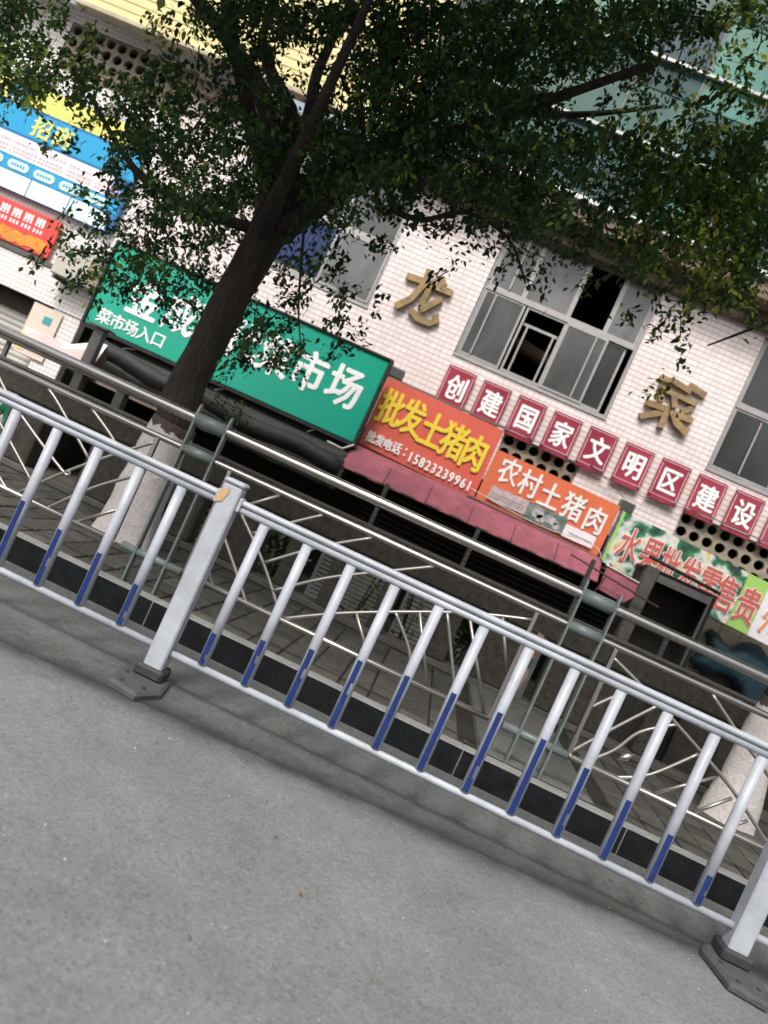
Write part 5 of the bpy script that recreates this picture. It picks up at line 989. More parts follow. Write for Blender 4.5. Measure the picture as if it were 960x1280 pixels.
# dark stall
st = thing('dark_stall', 'dark market stall with a thick brown post and thin steel pole', 'stall', (3.1, 10.3, -.5))
g = MB(); g.cbox(2.60, 2.76, 10.2, 10.36, -.5, 1.96, .01); part(g, 'thick_post', mat('brown_post', (.09, .08, .07), .8, var=.3, scale=8), st)
g = MB(); g.tube([(3.50, 10.25, -.5), (3.50, 10.25, 1.92)], .018, 8); part(g, 'thin_pole', M_pole, st)
g = MB(); g.tube([(2.56, 10.2, 2.06), (3.56, 10.2, 1.99)], .024, 8); part(g, 'front_rail', M_tarp, st)
g = MB(); g.box(2.77, 3.49, 10.22, 10.27, 1.80, 1.90); part(g, 'fascia', M_pole, st)
g = MB(); g.box(2.6, 3.58, 10.28, 10.88, 1.91, 1.95); part(g, 'roof', M_tarp, st)
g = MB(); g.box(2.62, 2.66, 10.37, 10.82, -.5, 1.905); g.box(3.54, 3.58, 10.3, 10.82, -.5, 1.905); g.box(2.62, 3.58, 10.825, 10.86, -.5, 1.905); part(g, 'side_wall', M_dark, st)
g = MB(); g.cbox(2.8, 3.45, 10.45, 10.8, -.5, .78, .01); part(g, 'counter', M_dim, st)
# teal cloth: draped over a frame at the right
tl = thing('teal_cloth', 'dark teal cloth cover draped in a curved outline before the beige tiles', 'cloth', (4.5, 11.1, .6))
out = [(3.99, 1.48), (4.03, 1.56), (4.13, 1.54), (4.25, 1.46), (4.36, 1.40), (4.43, 1.46), (4.50, 1.56), (4.60, 1.615), (4.72, 1.62), (4.82, 1.57), (4.95, 1.45), (5.1, 1.35), (5.3, 1.3), (5.5, 1.1),
       (5.5, .3), (4.93, .3), (4.80, .70), (4.66, .92), (4.55, 1.01), (4.40, 1.04), (4.25, .97), (4.10, .955), (3.98, .99), (3.93, 1.06), (4.02, 1.14), (4.06, 1.25), (4.07, 1.35)]
g = MB(); cxx, czz = 4.55, 1.25
bm = bmesh.new()
rings = []
for s_, dy in ((1.0, .16), (1.02, .08), (.97, .0), (.82, -.07), (.55, -.11), (.25, -.12)):
    def loc(x, z, s_=s_):
        # shrink towards the outline's spine rather than one centre
        sx_ = min(max(x, 4.2), 5.3); sz_ = 1.22 if sx_ < 4.7 else 1.0
        return (sx_ + (x - sx_) * s_, sz_ + (z - sz_) * s_)
    rings.append([bm.verts.new((loc(x, z)[0], 11.2 + dy, loc(x, z)[1])) for x, z in out])
for a, b in zip(rings[:-1], rings[1:]):
    for i in range(len(out)):
        j = (i + 1) % len(out)
        try: bm.faces.new((a[i], a[j], b[j], b[i]))
        except ValueError: pass
bm.faces.new(rings[-1]); g.add_bm(bm)
part(g, 'cover', M_teal, tl, True, fix=True)
g = MB(); g.box(4.2, 5.4, 11.36, 11.42, -.5, 1.25); part(g, 'support_board', M_dim, tl)

# crates and goods in the dark hall
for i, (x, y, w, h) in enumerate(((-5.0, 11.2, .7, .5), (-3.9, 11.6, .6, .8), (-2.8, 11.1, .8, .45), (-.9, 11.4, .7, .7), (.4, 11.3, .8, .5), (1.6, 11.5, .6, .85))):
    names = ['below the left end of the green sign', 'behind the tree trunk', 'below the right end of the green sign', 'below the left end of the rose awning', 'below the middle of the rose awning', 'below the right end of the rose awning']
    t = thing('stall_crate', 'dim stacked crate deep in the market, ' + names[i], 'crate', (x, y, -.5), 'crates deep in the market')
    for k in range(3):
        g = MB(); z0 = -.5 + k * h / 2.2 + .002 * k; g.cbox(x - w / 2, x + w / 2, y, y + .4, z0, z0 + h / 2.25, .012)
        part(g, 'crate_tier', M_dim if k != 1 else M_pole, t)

# ================================================================== BALUSTRADE between pavement and market court
bal = thing('concrete_balustrade', 'brown pebbledash balustrade with square openings behind the steel barrier', 'balustrade', (0, 6.8, 0.0))
cols = [(-9, -8.6), (-8.1, -7.8), (-7.3, -7.0), (-6.5, -6.2), (-5.6, -5.3), (-4.07, -3.72), (-3.20, -2.80), (-2.30, -2.05), (-1.78, -1.42), (-1.20, -1.03), (-.77, -.64), (-.28, -.12), (.29, .47), (.69, 1.03), (1.30, 1.92),
        (2.22, 2.42), (2.86, 3.2), (3.6, 3.85), (4.3, 4.6), (5.1, 5.4), (6, 6.3), (7, 7.3)]
g = MB(); g.cbox(-9, 9, 6.72, 6.96, .77, 1.0, .02); part(g, 'top_beam', M_pebble, bal)
g = MB(); g.cbox(-9, 9, 6.68, 7.0, 1.002, 1.03, .008); part(g, 'coping', M_concrete, bal)
g = MB(); g.cbox(-9, 9, 6.723, 6.96, -.45, .20, .012); part(g, 'plinth', M_concrete, bal)
for a, b in cols:
    g = MB(); g.cbox(a, b, 6.735, 6.945, .202, .768, .012); part(g, 'pillar', M_pebble, bal)
for (a0, b0), (a1, b1) in zip(cols[5:-3], cols[6:-2]):        # shallow inner frame at the head of each opening
    g = MB(); g.box(b0 + .002, a1 - .002, 6.80, 6.90, .735, .768); part(g, 'opening_head', M_concrete, bal)

# second slotted parapet further back on the left
sp = thing('slotted_parapet', 'grey slotted parapet seen through the barrier at the left edge', 'parapet', (-5.5, 8.5, -.5))
g = MB(); g.cbox(-9, -3.35, 8.44, 8.60, 1.17, 1.215, .008); part(g, 'top_rail', M_concrete, sp)
g = MB(); g.cbox(-9, -3.35, 8.44, 8.60, .82, .93, .008); part(g, 'bottom_rail', M_concrete, sp)
for x in (-8.0, -6.6, -4.52, -3.98, -3.41):
    g = MB(); g.cbox(x - .055, x + .055, 8.45, 8.59, -.5, 1.168, .008); part(g, 'upright', M_concrete, sp)
# wire fence in the court
wf = thing('wire_fence', 'low dark wire fence with thin posts behind the balustrade', 'fence', (.4, 8.0, -.5))
for x, zt in ((-.725, 1.46), (.325, 1.42), (1.52, 1.62), (2.5, 1.3)):
    g = MB(); g.cbox(x - .022, x + .022, 7.98, 8.02, -.5, zt, .004); part(g, 'post', M_pole, wf)
for k in range(9):
    z = .90 + k * .055; g = MB(); g.tube([(-.9, 7.97, z + .02), (.3, 7.97, z - .01), (1.5, 7.97, z + .01), (3.2, 7.97, z)], .0022, 4); part(g, 'wire', M_tarp, wf)

# things in the court seen through the openings
def shrub(x, y, z0, h, w, label, seed, n=300):
    r_ = random.Random(seed)
    t = thing('potted_shrub', label, 'potted plant', (x, y, z0), 'potted shrubs behind the balustrade')
    g = MB(); g.tube([(x, y, z0), (x, y, z0 + .3)], [.12, .17], 12); part(g, 'pot', M_concrete, t)
    g = MB()
    for k in range(5):
        a = r_.uniform(0, 6.28); g.tube([(x, y, z0 + .28), (x + .05 * math.cos(a), y + .05 * math.sin(a), z0 + h * .6), (x + w * .35 * math.cos(a), y + w * .35 * math.sin(a), z0 + h * .95)], [.012, .009, .004], 5)
    part(g, 'stem', M_bark, t)
    g = MB()
    for k in range(n):
        p = Vector((x + r_.gauss(0, w * .3), y + r_.gauss(0, w * .25), z0 + .35 + (h - .35) * r_.random()))
        d = Vector((r_.gauss(0, 1), r_.gauss(0, 1), r_.gauss(0, .6))).normalized(); u = d.cross(Vector((0, 0, 1))).normalized(); l_ = r_.uniform(.07, .12)
        g.quad([p, p + d * l_ * .5 + u * l_ * .25, p + d * l_, p + d * l_ * .5 - u * l_ * .25])
    o = part(g, 'leaves', M_plant, t); o['kind'] = 'stuff'
shrub(-1.32, 7.3, -.5, 1.25, .42, 'dark leafy potted shrub behind the wide pillars right of the fence post', 1)
shrub(-.46, 7.35, -.5, 1.28, .45, 'leafy potted shrub against white slats, behind the middle opening of the balustrade', 2, 110)
shrub(.08, 7.45, -.5, 1.15, .35, 'sparse potted shrub before a slatted board, right of the leafy ones', 3, 60)
shrub(-2.0, 7.3, -.5, 1.1, .4, 'dark potted shrub just right of the near tree trunk', 4, 140)
shrub(.58, 7.5, -.5, 1.0, .3, 'small light green potted shrub left of the widest pillar', 5, 60)
def slats(x0, x1, y, z0, z1, label, tilt=.0):
    t = thing('slatted_board', label, 'slatted board', ((x0 + x1) / 2, y, -.5), 'white slatted boards behind the balustrade')
    g = MB(); g.box(x0, x0 + .03, y, y + .03, -.5, z1); g.box(x1 - .03, x1, y, y + .03, -.5, z1); part(g, 'frame', M_slat, t)
    n = int((z1 - z0) / .045)
    me = MB().box(x0 + .032, x1 - .032, y + .002, y + .02, 0, .03).mesh('slat', M_slat)
    for k in range(n):
        o = link('slat', me, t); o.location = Vector((0, 0, z0 + k * .045)) - Vector(t.location)
slats(-.72, -.2, 7.75, -.1, .62, 'white slatted board behind the leafy shrub')
slats(-.08, .42, 7.8, -.1, .70, 'white slatted board left of the widest pillar gap')
slats(-1.02, -.74, 7.7, 0, .74, 'narrow white slatted board between two thin pillars')

# paper strip hanging on the pillar by the right U post
ps = thing('paper_strip', 'narrow faded paper strip with a green patch, on a pillar by the right barrier post', 'paper strip', (1.13, 6.70, .27))
g = MB(); P = [(1.10, .80), (1.16, .79), (1.165, .62), (1.15, .50), (1.17, .42), (1.15, .27), (1.10, .28), (1.09, .45), (1.105, .6)]
g.prism(P, 6.705, 6.713); part(g, 'strip', M_stripb, ps, fix=True)
g = MB(); g.box(1.10, 1.155, 6.698, 6.703, .48, .58); part(g, 'green_patch', M_stripg, ps)
g = MB(); g.box(1.145, 1.16, 6.698, 6.703, .60, .74); part(g, 'red_edge', M_stripr, ps)
g = MB(); g.box(1.095, 1.11, 6.698, 6.703, .32, .44); part(g, 'red_edge', M_stripr, ps)
g = MB(); g.box(1.05, 1.20, 6.72, 6.76, .2, .775); part(g, 'backing_batten', M_pole, ps)

# ribbed covers over the drain
rc = thing('drain_cover', 'ribbed metal drain cover across the pavement under the right part of the barrier', 'drain cover', (1.09, 5.6, .15))
g = MB(); g.box(GRX0, GRX1, 4.57, 6.70, .150, .156); part(g, 'plate', M_grate, rc)
me = MB().cbox(GRX0 + .01, GRX1 - .01, -.009, .009, .158, .172, .003).mesh('rib', M_grate)
k = 0; y = 4.60
while y < 6.68:
    o = link('rib', me, rc); o.location = Vector((0, y, 0)) - Vector(rc.location); y += .042; k += 1

# ================================================================== STAINLESS BARRIER
YB = 4.60
sb = thing('stainless_barrier', 'stainless steel pedestrian barrier with curved rods along the kerb', 'barrier', (0, YB, .16))
UP = [-1.555 + 2.55 * i for i in range(-2, 4)]
for zc, r_, nm in ((1.25, .031, 'top_rail'), (1.055, .020, 'middle_rail')):
    g = MB(); g.tube([(-8, YB, zc), (8, YB, zc)], r_, 16); part(g, nm, M_steel, sb, True)
UH = .105
def rod(pts, r_=.011):
    P = [Vector((p[0], YB, p[1])) for p in pts]
    if len(P) > 2:   # smooth through the points
        Q = []
        for i in range(len(P) - 1):
            p0, p1, p2, p3 = P[max(i-1, 0)], P[i], P[i+1], P[min(i+2, len(P)-1)]
            for k in range(5):
                t = k / 5; Q.append(.5 * ((2*p1) + (-p0+p2)*t + (2*p0-5*p1+4*p2-p3)*t*t + (-p0+3*p1-3*p2+p3)*t**3))
        Q.append(P[-1]); P = Q
    g = MB(); g.tube(P, r_, 8); part(g, 'rod', M_rod, sb, True)
ZL, ZU = .355, 1.04
def panel(xl, xr):
    g = MB(); g.tube([(xl, YB, ZL), (xr, YB, ZL)], .019, 12); part(g, 'bottom_rail', M_steel, sb, True)
    for x in (xl, xr):
        g = MB(); g.cbox(x - .013, x + .013, YB - .016, YB + .016, ZL, ZU, .003); part(g, 'upright', M_steel, sb)
PE = [(UP[i] + UH + .115, UP[i+1] - UH - .195) for i in range(5)]   # clear ends of each panel
panel(-1.33, .70)
a = 'middle'
rod([(-1.33, .99), (-1.19, .86), (-.91, .62), (-.67, .36)])
for p in ([(-1.19, .86), (-.99, 1.035)], [(-1.05, .75), (-.86, .91), (-.70, 1.035)], [(-.91, .62), (-.64, .85), (-.37, 1.035)], [(-.79, .49), (-.52, .70), (-.24, .87), (.04, 1.035)],
          [(-.67, .36), (-.38, .53), (-.06, .69), (.34, .87), (.69, .99)],
          [(-1.33, .80), (-1.02, .48), (-.91, .36)], [(-1.33, .57), (-1.13, .36)],
          [(-.27, .585), (-.08, .36)], [(-.06, .69), (.10, .53), (.20, .36)], [(.07, .755), (.30, .36)], [(.22, .82), (.45, .42), (.48, .36)], [(.34, .87), (.67, .36)], [(.53, .93), (.69, .63)]): rod(p)
def mirror_panel(x0, flip=False, shift=0.0):
    """panel type seen left and right of the middle one: x0 is its left upright"""
    f = (lambda p: p)
    S = [[(0, .99), (.24, .90), (.47, .80), (.69, .70), (.93, .58), (1.23, .385), (1.27, ZL)],
         [(0, .66), (.12, .80), (.24, .90)], [(0, .37), (.18, .62), (.35, .845)], [(.10, .36), (.23, .50), (.32, .66), (.49, .79)], [(.30, .36), (.47, .46), (.67, .69)],
         [(.52, .36), (.81, .61)], [(.77, .36), (.94, .54)], [(.97, .36), (1.07, .46)], [(.60, 1.035), (.84, .88), (1.08, .74), (1.5, .42), (1.56, ZL)], [(.95, 1.035), (1.3, .80), (1.75, .45), (1.83, ZL)], [(1.3, 1.035), (1.7, .78), (2.03, .50)], [(1.65, 1.035), (2.03, .78)]]
    panel(x0, x0 + 2.03)
    for p in S: rod([(x0 + q[0], q[1]) for q in p])
mirror_panel(1.20)
mirror_panel(3.75)
# left panel: rods rise towards its right upright
panel(-3.86, -1.83)
for p in ([(-2.51, .36), (-2.26, .63), (-1.99, .88), (-1.84, 1.01)], [(-2.29, .36), (-2.07, .60), (-1.84, .79)], [(-2.08, .36), (-1.84, .57)],
          [(-3.0, 1.035), (-2.77, .86), (-2.30, .61), (-2.26, .63)], [(-3.1, .90), (-2.82, .73), (-2.43, .45)], [(-2.60, 1.035), (-2.49, .97), (-2.16, .735)], [(-2.29, 1.035), (-2.10, .93), (-2.02, .86)],
          [(-2.86, .60), (-2.67, .42), (-2.58, .36)], [(-3.1, .90), (-3.5, 1.035)], [(-2.86, .60), (-3.4, .85), (-3.84, 1.0)], [(-3.1, .5), (-3.84, .8)], [(-2.95, ZL), (-3.1, .5)], [(-3.25, ZL), (-3.84, .6)]): rod(p)
mirror_panel(-6.4)
for i, ux in enumerate(UP):                       # U posts: two flat plates joined by painted sleeves
    for s_ in (-1, 1):
        x = ux + s_ * UH
        g = MB(); g.prism([(YB - .03, .158), (YB + .03, .158), (YB + .03, 1.27), (YB + .018, 1.33), (YB - .002, 1.345), (YB - .022, 1.33), (YB - .03, 1.27)], x - .007, x + .007)
        g.v = [(v[1], v[0], v[2]) for v in g.v]
        part(g, 'post_plate', M_grey, sb, fix=True)
    g = MB(); g.tube([(ux - UH + .008, YB, 1.25), (ux + UH - .008, YB, 1.25)], .043, 14); part(g, 'sleeve', M_grey, sb, True)
    g = MB(); g.tube([(ux - UH + .008, YB, 1.055), (ux + UH - .008, YB, 1.055)], .033, 14); part(g, 'sleeve', M_grey, sb, True)
    g = MB(); g.tube([(ux - UH - .10, YB, ZL), (ux + UH + .10, YB, ZL)], .026, 14); part(g, 'sleeve', M_grey, sb, True)
# dented spot on a right hand rod
g = MB(); g.tube([(1.46, YB - .012, .46), (1.50, YB - .016, .495), (1.54, YB - .012, .53)], [.008, .024, .008], 8); part(g, 'weld_plate', M_steel, sb, True)

# ================================================================== WHITE ROAD FENCE
YF = 3.60
rf = thing('road_fence', 'white steel traffic fence with blue stickers on its bars, standing on rubber feet', 'fence', (0, YF, 0))
posts = [-3.93, -.985, 1.955, 4.90]
for i, px in enumerate(posts):
    g = MB(); g.cbox(px - .048, px + .048, YF - .045, YF + .045, .02, 1.035, .008); po_ = part(g, 'post', M_white, rf)
    g = MB(); g.cbox(px - .054, px + .054, YF - .051, YF + .051, 1.036, 1.062, .010); part(g, 'cap', M_white, rf, sub=po_)
    if i == 1:
        g = MB(); P = [(px - .056, .985), (px - .010, 1.02), (px - .004, 1.0), (px - .02, .945), (px - .058, .93)]; g.prism(P, YF - .050, YF - .0465); part(g, 'orange_sticker', M_orange, rf, sub=po_, fix=True)
    # bracket holding the rails
    for s_ in (-1, 1):
        g = MB(); g.cbox(px + s_ * .049 - (.018 if s_ < 0 else 0), px + s_ * .049 + (.018 if s_ > 0 else 0), YF - .03, YF + .03, .925, .995, .004); part(g, 'rail_bracket', M_white, rf, sub=po_)
    # rubber foot: chamfered plate pushed towards the road, upstand round the post
    bm = bmesh.new()
    ox = px - .005
    P = [(ox - .10, YF + .09), (ox - .155, YF - .02), (ox - .11, YF - .30), (ox + .075, YF - .345), (ox + .15, YF - .16), (ox + .11, YF + .09)]
    P = [(ox + (x - ox) * .86, YF - .04 + (y - YF + .04) * .86) for x, y in P]
    lo = [bm.verts.new((x, y, .0085)) for x, y in P]; mid = [bm.verts.new((x, y, .028)) for x, y in P]
    cx_, cy_ = ox, YF - .11; hi = [bm.verts.new((cx_ + (x - cx_) * .88, cy_ + (y - cy_) * .9, .040)) for x, y in P]
    n = len(P)
    for k in range(n):
        j = (k + 1) % n; bm.faces.new((lo[k], lo[j], mid[j], mid[k])); bm.faces.new((mid[k], mid[j], hi[j], hi[k]))
    bm.faces.new(hi); bm.faces.new(lo[::-1]); g = MB(); g.add_bm(bm); ft = part(g, 'rubber_foot', M_rubber, rf, fix=True)
    g = MB(); g.cbox(px - .072, px + .072, YF - .07, YF + .07, .038, .095, .012); part(g, 'socket', M_rubber2, rf, sub=ft)
    for bx, by_ in ((-.05, -.22), (.05, -.2), (-.08, -.1)):
        g = MB(); g.tube([(px + bx, YF + by_, .039), (px + bx, YF + by_, .046)], .010, 8); part(g, 'bolt', M_rubber2, rf, sub=ft)
stick = {0: (.19, .36), 1: (.19, .43), 2: (.19, .49), 3: (.19, .54), 4: (.19, .57), 5: (.19, .59), 6: (.19, .60), 7: (.19, .575), 8: (.19, .54), 9: (.19, .49), 10: (.19, .43), 11: (.19, .34)}
sr = random.Random(9)
for i in range(len(posts) - 1):
    a, b = posts[i] + .05, posts[i + 1] - .05
    g = MB()
    pr = []
    for k in range(16):                     # oval rail with a groove under its crown
        t = 2 * math.pi * k / 16; pr.append((.021 * math.cos(t), .0165 * math.sin(t)))
    n0 = len(g.v)
    for xx in (a, b): g.v += [(xx, YF + p, .972 + q) for p, q in pr]
    for k in range(16): j = (k + 1) % 16; g.f.append((k, j, 16 + j, 16 + k)); g.m.append(0)
    part(g, 'top_rail', M_white, rf, True, fix=True)
    g = MB(); g.tube([(a, YF, .939), (b, YF, .939)], .0165, 12); part(g, 'rail_channel', M_white, rf, True)
    g = MB(); g.tube([(a, YF, .178), (b, YF, .180)], .0180, 12); part(g, 'bottom_rail', M_white, rf, True)
    for k in range(12):
        x = posts[i] + .205 + k * .2275 + .012 * 0
        g = MB(); g.tube([(x, YF, .1985), (x, YF, .9222)], .0250, 14); bo = part(g, 'baluster', M_white, rf, True)
        z0, z1 = stick[k] if i == 1 else stick[(k * 5 + 3) % 12]
        if i == 0: z1 = {11: .41, 10: .47, 9: .49, 8: .54}.get(k, .45)
        # thin wrap on the road side of the tube; lower edge peels off in places
        g = MB(); seg = 8; zs_ = [z0 + .012 + (z1 - z0 - .012) * q / 6 for q in range(7)]
        pl = [0] * 7
        if sr.random() < .45: pl[sr.randrange(1, 4)] = 1
        for q in range(6):
            for s_ in range(seg):
                if pl[q] and s_ >= seg - 2 - (q % 2): continue
                t0 = math.pi * (1.31 + .34 * s_ / seg); t1 = math.pi * (1.31 + .34 * (s_ + 1) / seg); r_ = .0258
                g.quad([(x + r_ * math.cos(t0), YF + r_ * math.sin(t0), zs_[q]), (x + r_ * math.cos(t1), YF + r_ * math.sin(t1), zs_[q]), (x + r_ * math.cos(t1), YF + r_ * math.sin(t1), zs_[q+1]), (x + r_ * math.cos(t0), YF + r_ * math.sin(t0), zs_[q+1])])
        part(g, 'blue_sticker', M_blue, rf, True, sub=bo)

# ================================================================== TREES
def smooth_path(P, n=5):
    P = [Vector(p) for p in P]; Q = []
    for i in range(len(P) - 1):
        p0, p1, p2, p3 = P[max(i-1, 0)], P[i], P[i+1], P[min(i+2, len(P)-1)]
        for k in range(n):
            t = k / n; Q.append(.5 * ((2*p1) + (-p0+p2)*t + (2*p0-5*p1+4*p2-p3)*t*t + (-p0+3*p1-3*p2+p3)*t**3))
    Q.append(P[-1]); return Q
def limb(g, P, r0, r1, n=5, seg=10, rough=.12, mi=0, seed=0):
    Q = smooth_path(P, n); m_ = len(Q)
    k0 = len(g.v)
    rs = [r0 + (r1 - r0) * (i / (m_ - 1)) ** .85 for i in range(m_)]
    g.tube(Q, rs, seg, True, mi)
    for i in range(m_):                      # knobbly bark
        for s_ in range(seg):
            v = Vector(g.v[k0 + i * seg + s_]); d = (v - Q[i]); f = 1 + rough * noise.noise(v * 5 + Vector((seed, 0, 0))) * 1.6
            g.v[k0 + i * seg + s_] = tuple(Q[i] + d * f)
def trunk_mesh(base, pts, radii, name, root, mats, seg=22, low=False):
    Q = smooth_path(pts, 7); m_ = len(Q); rr = [radii[0]]
    R_ = []
    for i in range(len(pts) - 1):
        for k in range(7): R_.append(radii[i] + (radii[i+1] - radii[i]) * k / 7)
    R_.append(radii[-1])
    g = MB(); g.tube(Q, R_, seg, True)
    for i in range(m_):
        for s_ in range(seg):
            v = Vector(g.v[i * seg + s_]); d = v - Q[i]; a = 2 * math.pi * s_ / seg
            flare = max(0, (.75 - Q[i].z)) if low else 0
            f = 1 + .10 * math.sin(a * 3 + Q[i].z * 1.3) * .6 + .10 * noise.noise(v * 4) + flare * .32 * max(0, math.sin(a * 5 + 1)) + .05 * noise.noise(v * 12)
            g.v[i * seg + s_] = tuple(Q[i] + d * f)
    return part(g, name, mats, root, True)

def leaves(clusters, nleaf, size, spread, seed, twig_g=None, tone_shift=0.0):
    """foliage: folded oval leaves on twigs; returns arrays"""
    rg = np.random.RandomState(seed)
    V = []; T = []
    for ci, c in enumerate(clusters):
        n = nleaf
        base = c; d = rg.normal(size=3); d[2] -= .45; d /= np.linalg.norm(d)     # twigs hang a little
        L_ = spread * rg.uniform(.7, 1.4)
        tt = rg.rand(n)
        curve = np.outer(tt, d) * L_ ; curve[:, 2] -= (tt ** 2) * L_ * .35
        p = base + curve - d * L_ * .5 + rg.normal(size=(n, 3)) * spread * .22
        ax = rg.normal(size=(n, 3)) * .8 + d * .9; ax[:, 2] -= .25
        ax /= np.linalg.norm(ax, axis=1)[:, None]
        up = rg.normal(size=(n, 3)) * .55 + np.array([0, 0, 1.0])
        sd = np.cross(ax, up); sd /= np.linalg.norm(sd, axis=1)[:, None] + 1e-9
        nr = np.cross(sd, ax)
        l_ = size * rg.uniform(.65, 1.25, n)[:, None]; w = l_ * .26
        fold = nr * w * .45; droop = nr * l_ * .10
        a0 = p; a1 = p + ax * l_ * .38 + sd * w + fold * .6; a2 = p + ax * l_ * .40; a3 = p + ax * l_ * .38 - sd * w + fold * .6
        b1 = p + ax * l_ * .70 + sd * w * .72 + fold * .4 - droop * .4; b3 = p + ax * l_ * .70 - sd * w * .72 + fold * .4 - droop * .4; a4 = p + ax * l_ - droop
        bm_ = p + ax * l_ * .70 - droop * .5
        vv = np.stack([a0, a1, a2, a3, b1, bm_, b3, a4], 1)
        V.append(vv)
        # young shoots in patches; sunlight on the crown ends put into the tone
        pn = noise.noise(Vector(base) * 1.1 + Vector((seed, 0, 0)))
        yb = rg.rand() < .10 + max(0, pn) * .9 + (.22 if base[0] < -3.3 else 0)
        if math.dist(base, (.75, 5.8, 4.05)) < .42 or math.dist(base, (-3.9, 5.7, 3.5)) < .5: yb = True; tone_x = .22  # two sunlit patches painted with the young tone
        else: tone_x = .16 if (base[0] < -3.2 or base[0] > .25) else 0  # sunlit sides of the crown painted paler
        t = np.clip(tone_x + rg.rand(n) * .75 + tone_shift + (.32 if yb else 0), 0, 1)
        T.append(np.repeat(t, 8))
        if twig_g is not None and ci % 2 == 0:
            q0 = base - d * L_ * .5; q1 = base + np.array([0, 0, -.02]); q2 = base + d * L_ * .5 - np.array([0, 0, L_ * .3])
            twig_g.tube([tuple(q0), tuple(q1), tuple(q2)], [.006, .004, .002], 4, False)
    V = np.concatenate(V); T = np.concatenate(T)
    return V, T
FQ = np.array([[0, 1, 2, -1], [0, 2, 3, -1], [1, 4, 5, 2], [2, 5, 6, 3], [4, 7, 5, -1], [5, 7, 6, -1]])
def leaf_mesh(name, V, T, m, root):
    n = V.shape[0]; me = bpy.data.meshes.new(name)
    me.vertices.add(n * 8); me.vertices.foreach_set('co', V.reshape(-1).astype('f'))
    loops = []; starts = []; tot = []
    pat = [0, 1, 2, 0, 2, 3, 1, 4, 5, 2, 2, 5, 6, 3, 4, 7, 5, 5, 7, 6]; ps_ = [0, 3, 6, 10, 14, 17]; pt = [3, 3, 4, 4, 3, 3]
    li = (np.arange(n)[:, None] * 8 + np.array(pat)[None]).ravel(); st_ = (np.arange(n)[:, None] * 20 + np.array(ps_)[None]).ravel()
    me.loops.add(len(li)); me.loops.foreach_set('vertex_index', li.astype('i'))
    me.polygons.add(len(st_)); me.polygons.foreach_set('loop_start', st_.astype('i'))
    me.materials.append(m)
    at = me.attributes.new('tone', 'FLOAT', 'POINT'); at.data.foreach_set('value', T.astype('f'))
    me.update(calc_edges=True); me.validate()
    o = link(name, me, root); o.location = -Vector(root.location); o['kind'] = 'stuff'
    return o
def unpack(s): return np.array([[float(v) / 100 for v in t.split(',')] for t in s.split()])

t1 = thing('street_tree', 'dark leafy tree with a leaning whitewashed foot standing left behind the barrier', 'tree', (-2.24, 5.75, .15))
trunk_mesh(None, [(-2.20, 5.76, .12), (-2.22, 5.76, .5), (-2.22, 5.76, .9), (-2.21, 5.75, 1.15)], [.225, .190, .178, .165], 'whitewashed_trunk', t1, M_lime_wash, low=True)
trunk_mesh(None, [(-2.21, 5.75, 1.12), (-2.25, 5.75, 1.5), (-2.22, 5.75, 2.2), (-2.18, 5.75, 2.75), (-2.25, 5.75, 3.25)], [.155, .140, .135, .145, .125], 'trunk', t1, M_bark)
B1 = [([(-2.25, 5.75, 3.1), (-2.55, 5.7, 3.62), (-3.03, 5.6, 3.97), (-3.5, 5.5, 4.22), (-4.2, 5.3, 4.8)], .10, .03), ([(-2.25, 5.75, 3.15), (-2.42, 5.9, 3.7), (-2.85, 6.1, 4.1), (-3.13, 6.3, 4.5), (-3.3, 6.6, 5.6)], .085, .025),
      ([(-2.2, 5.75, 3.1), (-2.32, 5.95, 3.8), (-2.55, 6.3, 4.3), (-2.7, 6.7, 5.2)], .085, .03), ([(-2.2, 5.75, 2.6), (-1.9, 5.65, 3.0), (-1.62, 5.5, 3.32), (-1.25, 5.3, 3.62), (-.7, 5.1, 4.0), (0, 4.9, 4.5)], .095, .025),
      ([(-2.2, 5.75, 2.9), (-1.95, 5.9, 3.45), (-1.7, 6.2, 4.0), (-1.4, 6.5, 4.7), (-1.0, 6.8, 5.6)], .095, .025), ([(-1.62, 5.5, 3.32), (-1.42, 5.5, 3.36), (-1.28, 5.5, 3.22), (-1.05, 5.5, 3.24), (-.8, 5.5, 3.40), (-.45, 5.5, 3.35), (-.2, 5.5, 3.1)], .035, .008),
      ([(-2.3, 5.75, 2.75), (-2.75, 5.6, 2.68), (-3.2, 5.5, 2.75), (-3.7, 5.4, 3.1)], .05, .015), ([(-2.2, 5.75, 2.7), (-2.0, 5.2, 2.9), (-1.8, 4.7, 3.3), (-1.6, 4.2, 4.0)], .08, .02), ([(-2.25, 5.75, 3.0), (-2.6, 5.0, 3.6), (-3.0, 4.3, 4.4)], .08, .02),
      ([(-1.4, 6.5, 4.7), (-.6, 6.6, 4.9), (.2, 6.6, 5.3)], .05, .015), ([(-2.9, 5.6, 2.7), (-2.85, 5.5, 2.4), (-2.7, 5.4, 2.15)], .012, .004), ([(-1.9, 5.6, 2.95), (-1.75, 5.5, 2.6), (-1.6, 5.45, 2.25), (-1.45, 5.4, 2.0)], .014, .004)]
for i, (P, a, b) in enumerate(B1):
    g = MB(); limb(g, P, a, b, seed=i); part(g, 'limb', M_bark, t1, True)
cA = unpack(CROWN_A); cAo = unpack(OUT_A)
tw = MB(); V, T = leaves(cA, 36, .052, .17, 5, tw, -.05); part(tw, 'twigs', M_bark, t1)['kind'] = 'stuff'
leaf_mesh('foliage', V, T, M_leaf, t1)
V, T = leaves(cAo, 70, .095, .5, 6, None, -.1); leaf_mesh('unseen_foliage', V, T, M_leaf, t1)  # out of view; clusters over the road side added to shade the crown front

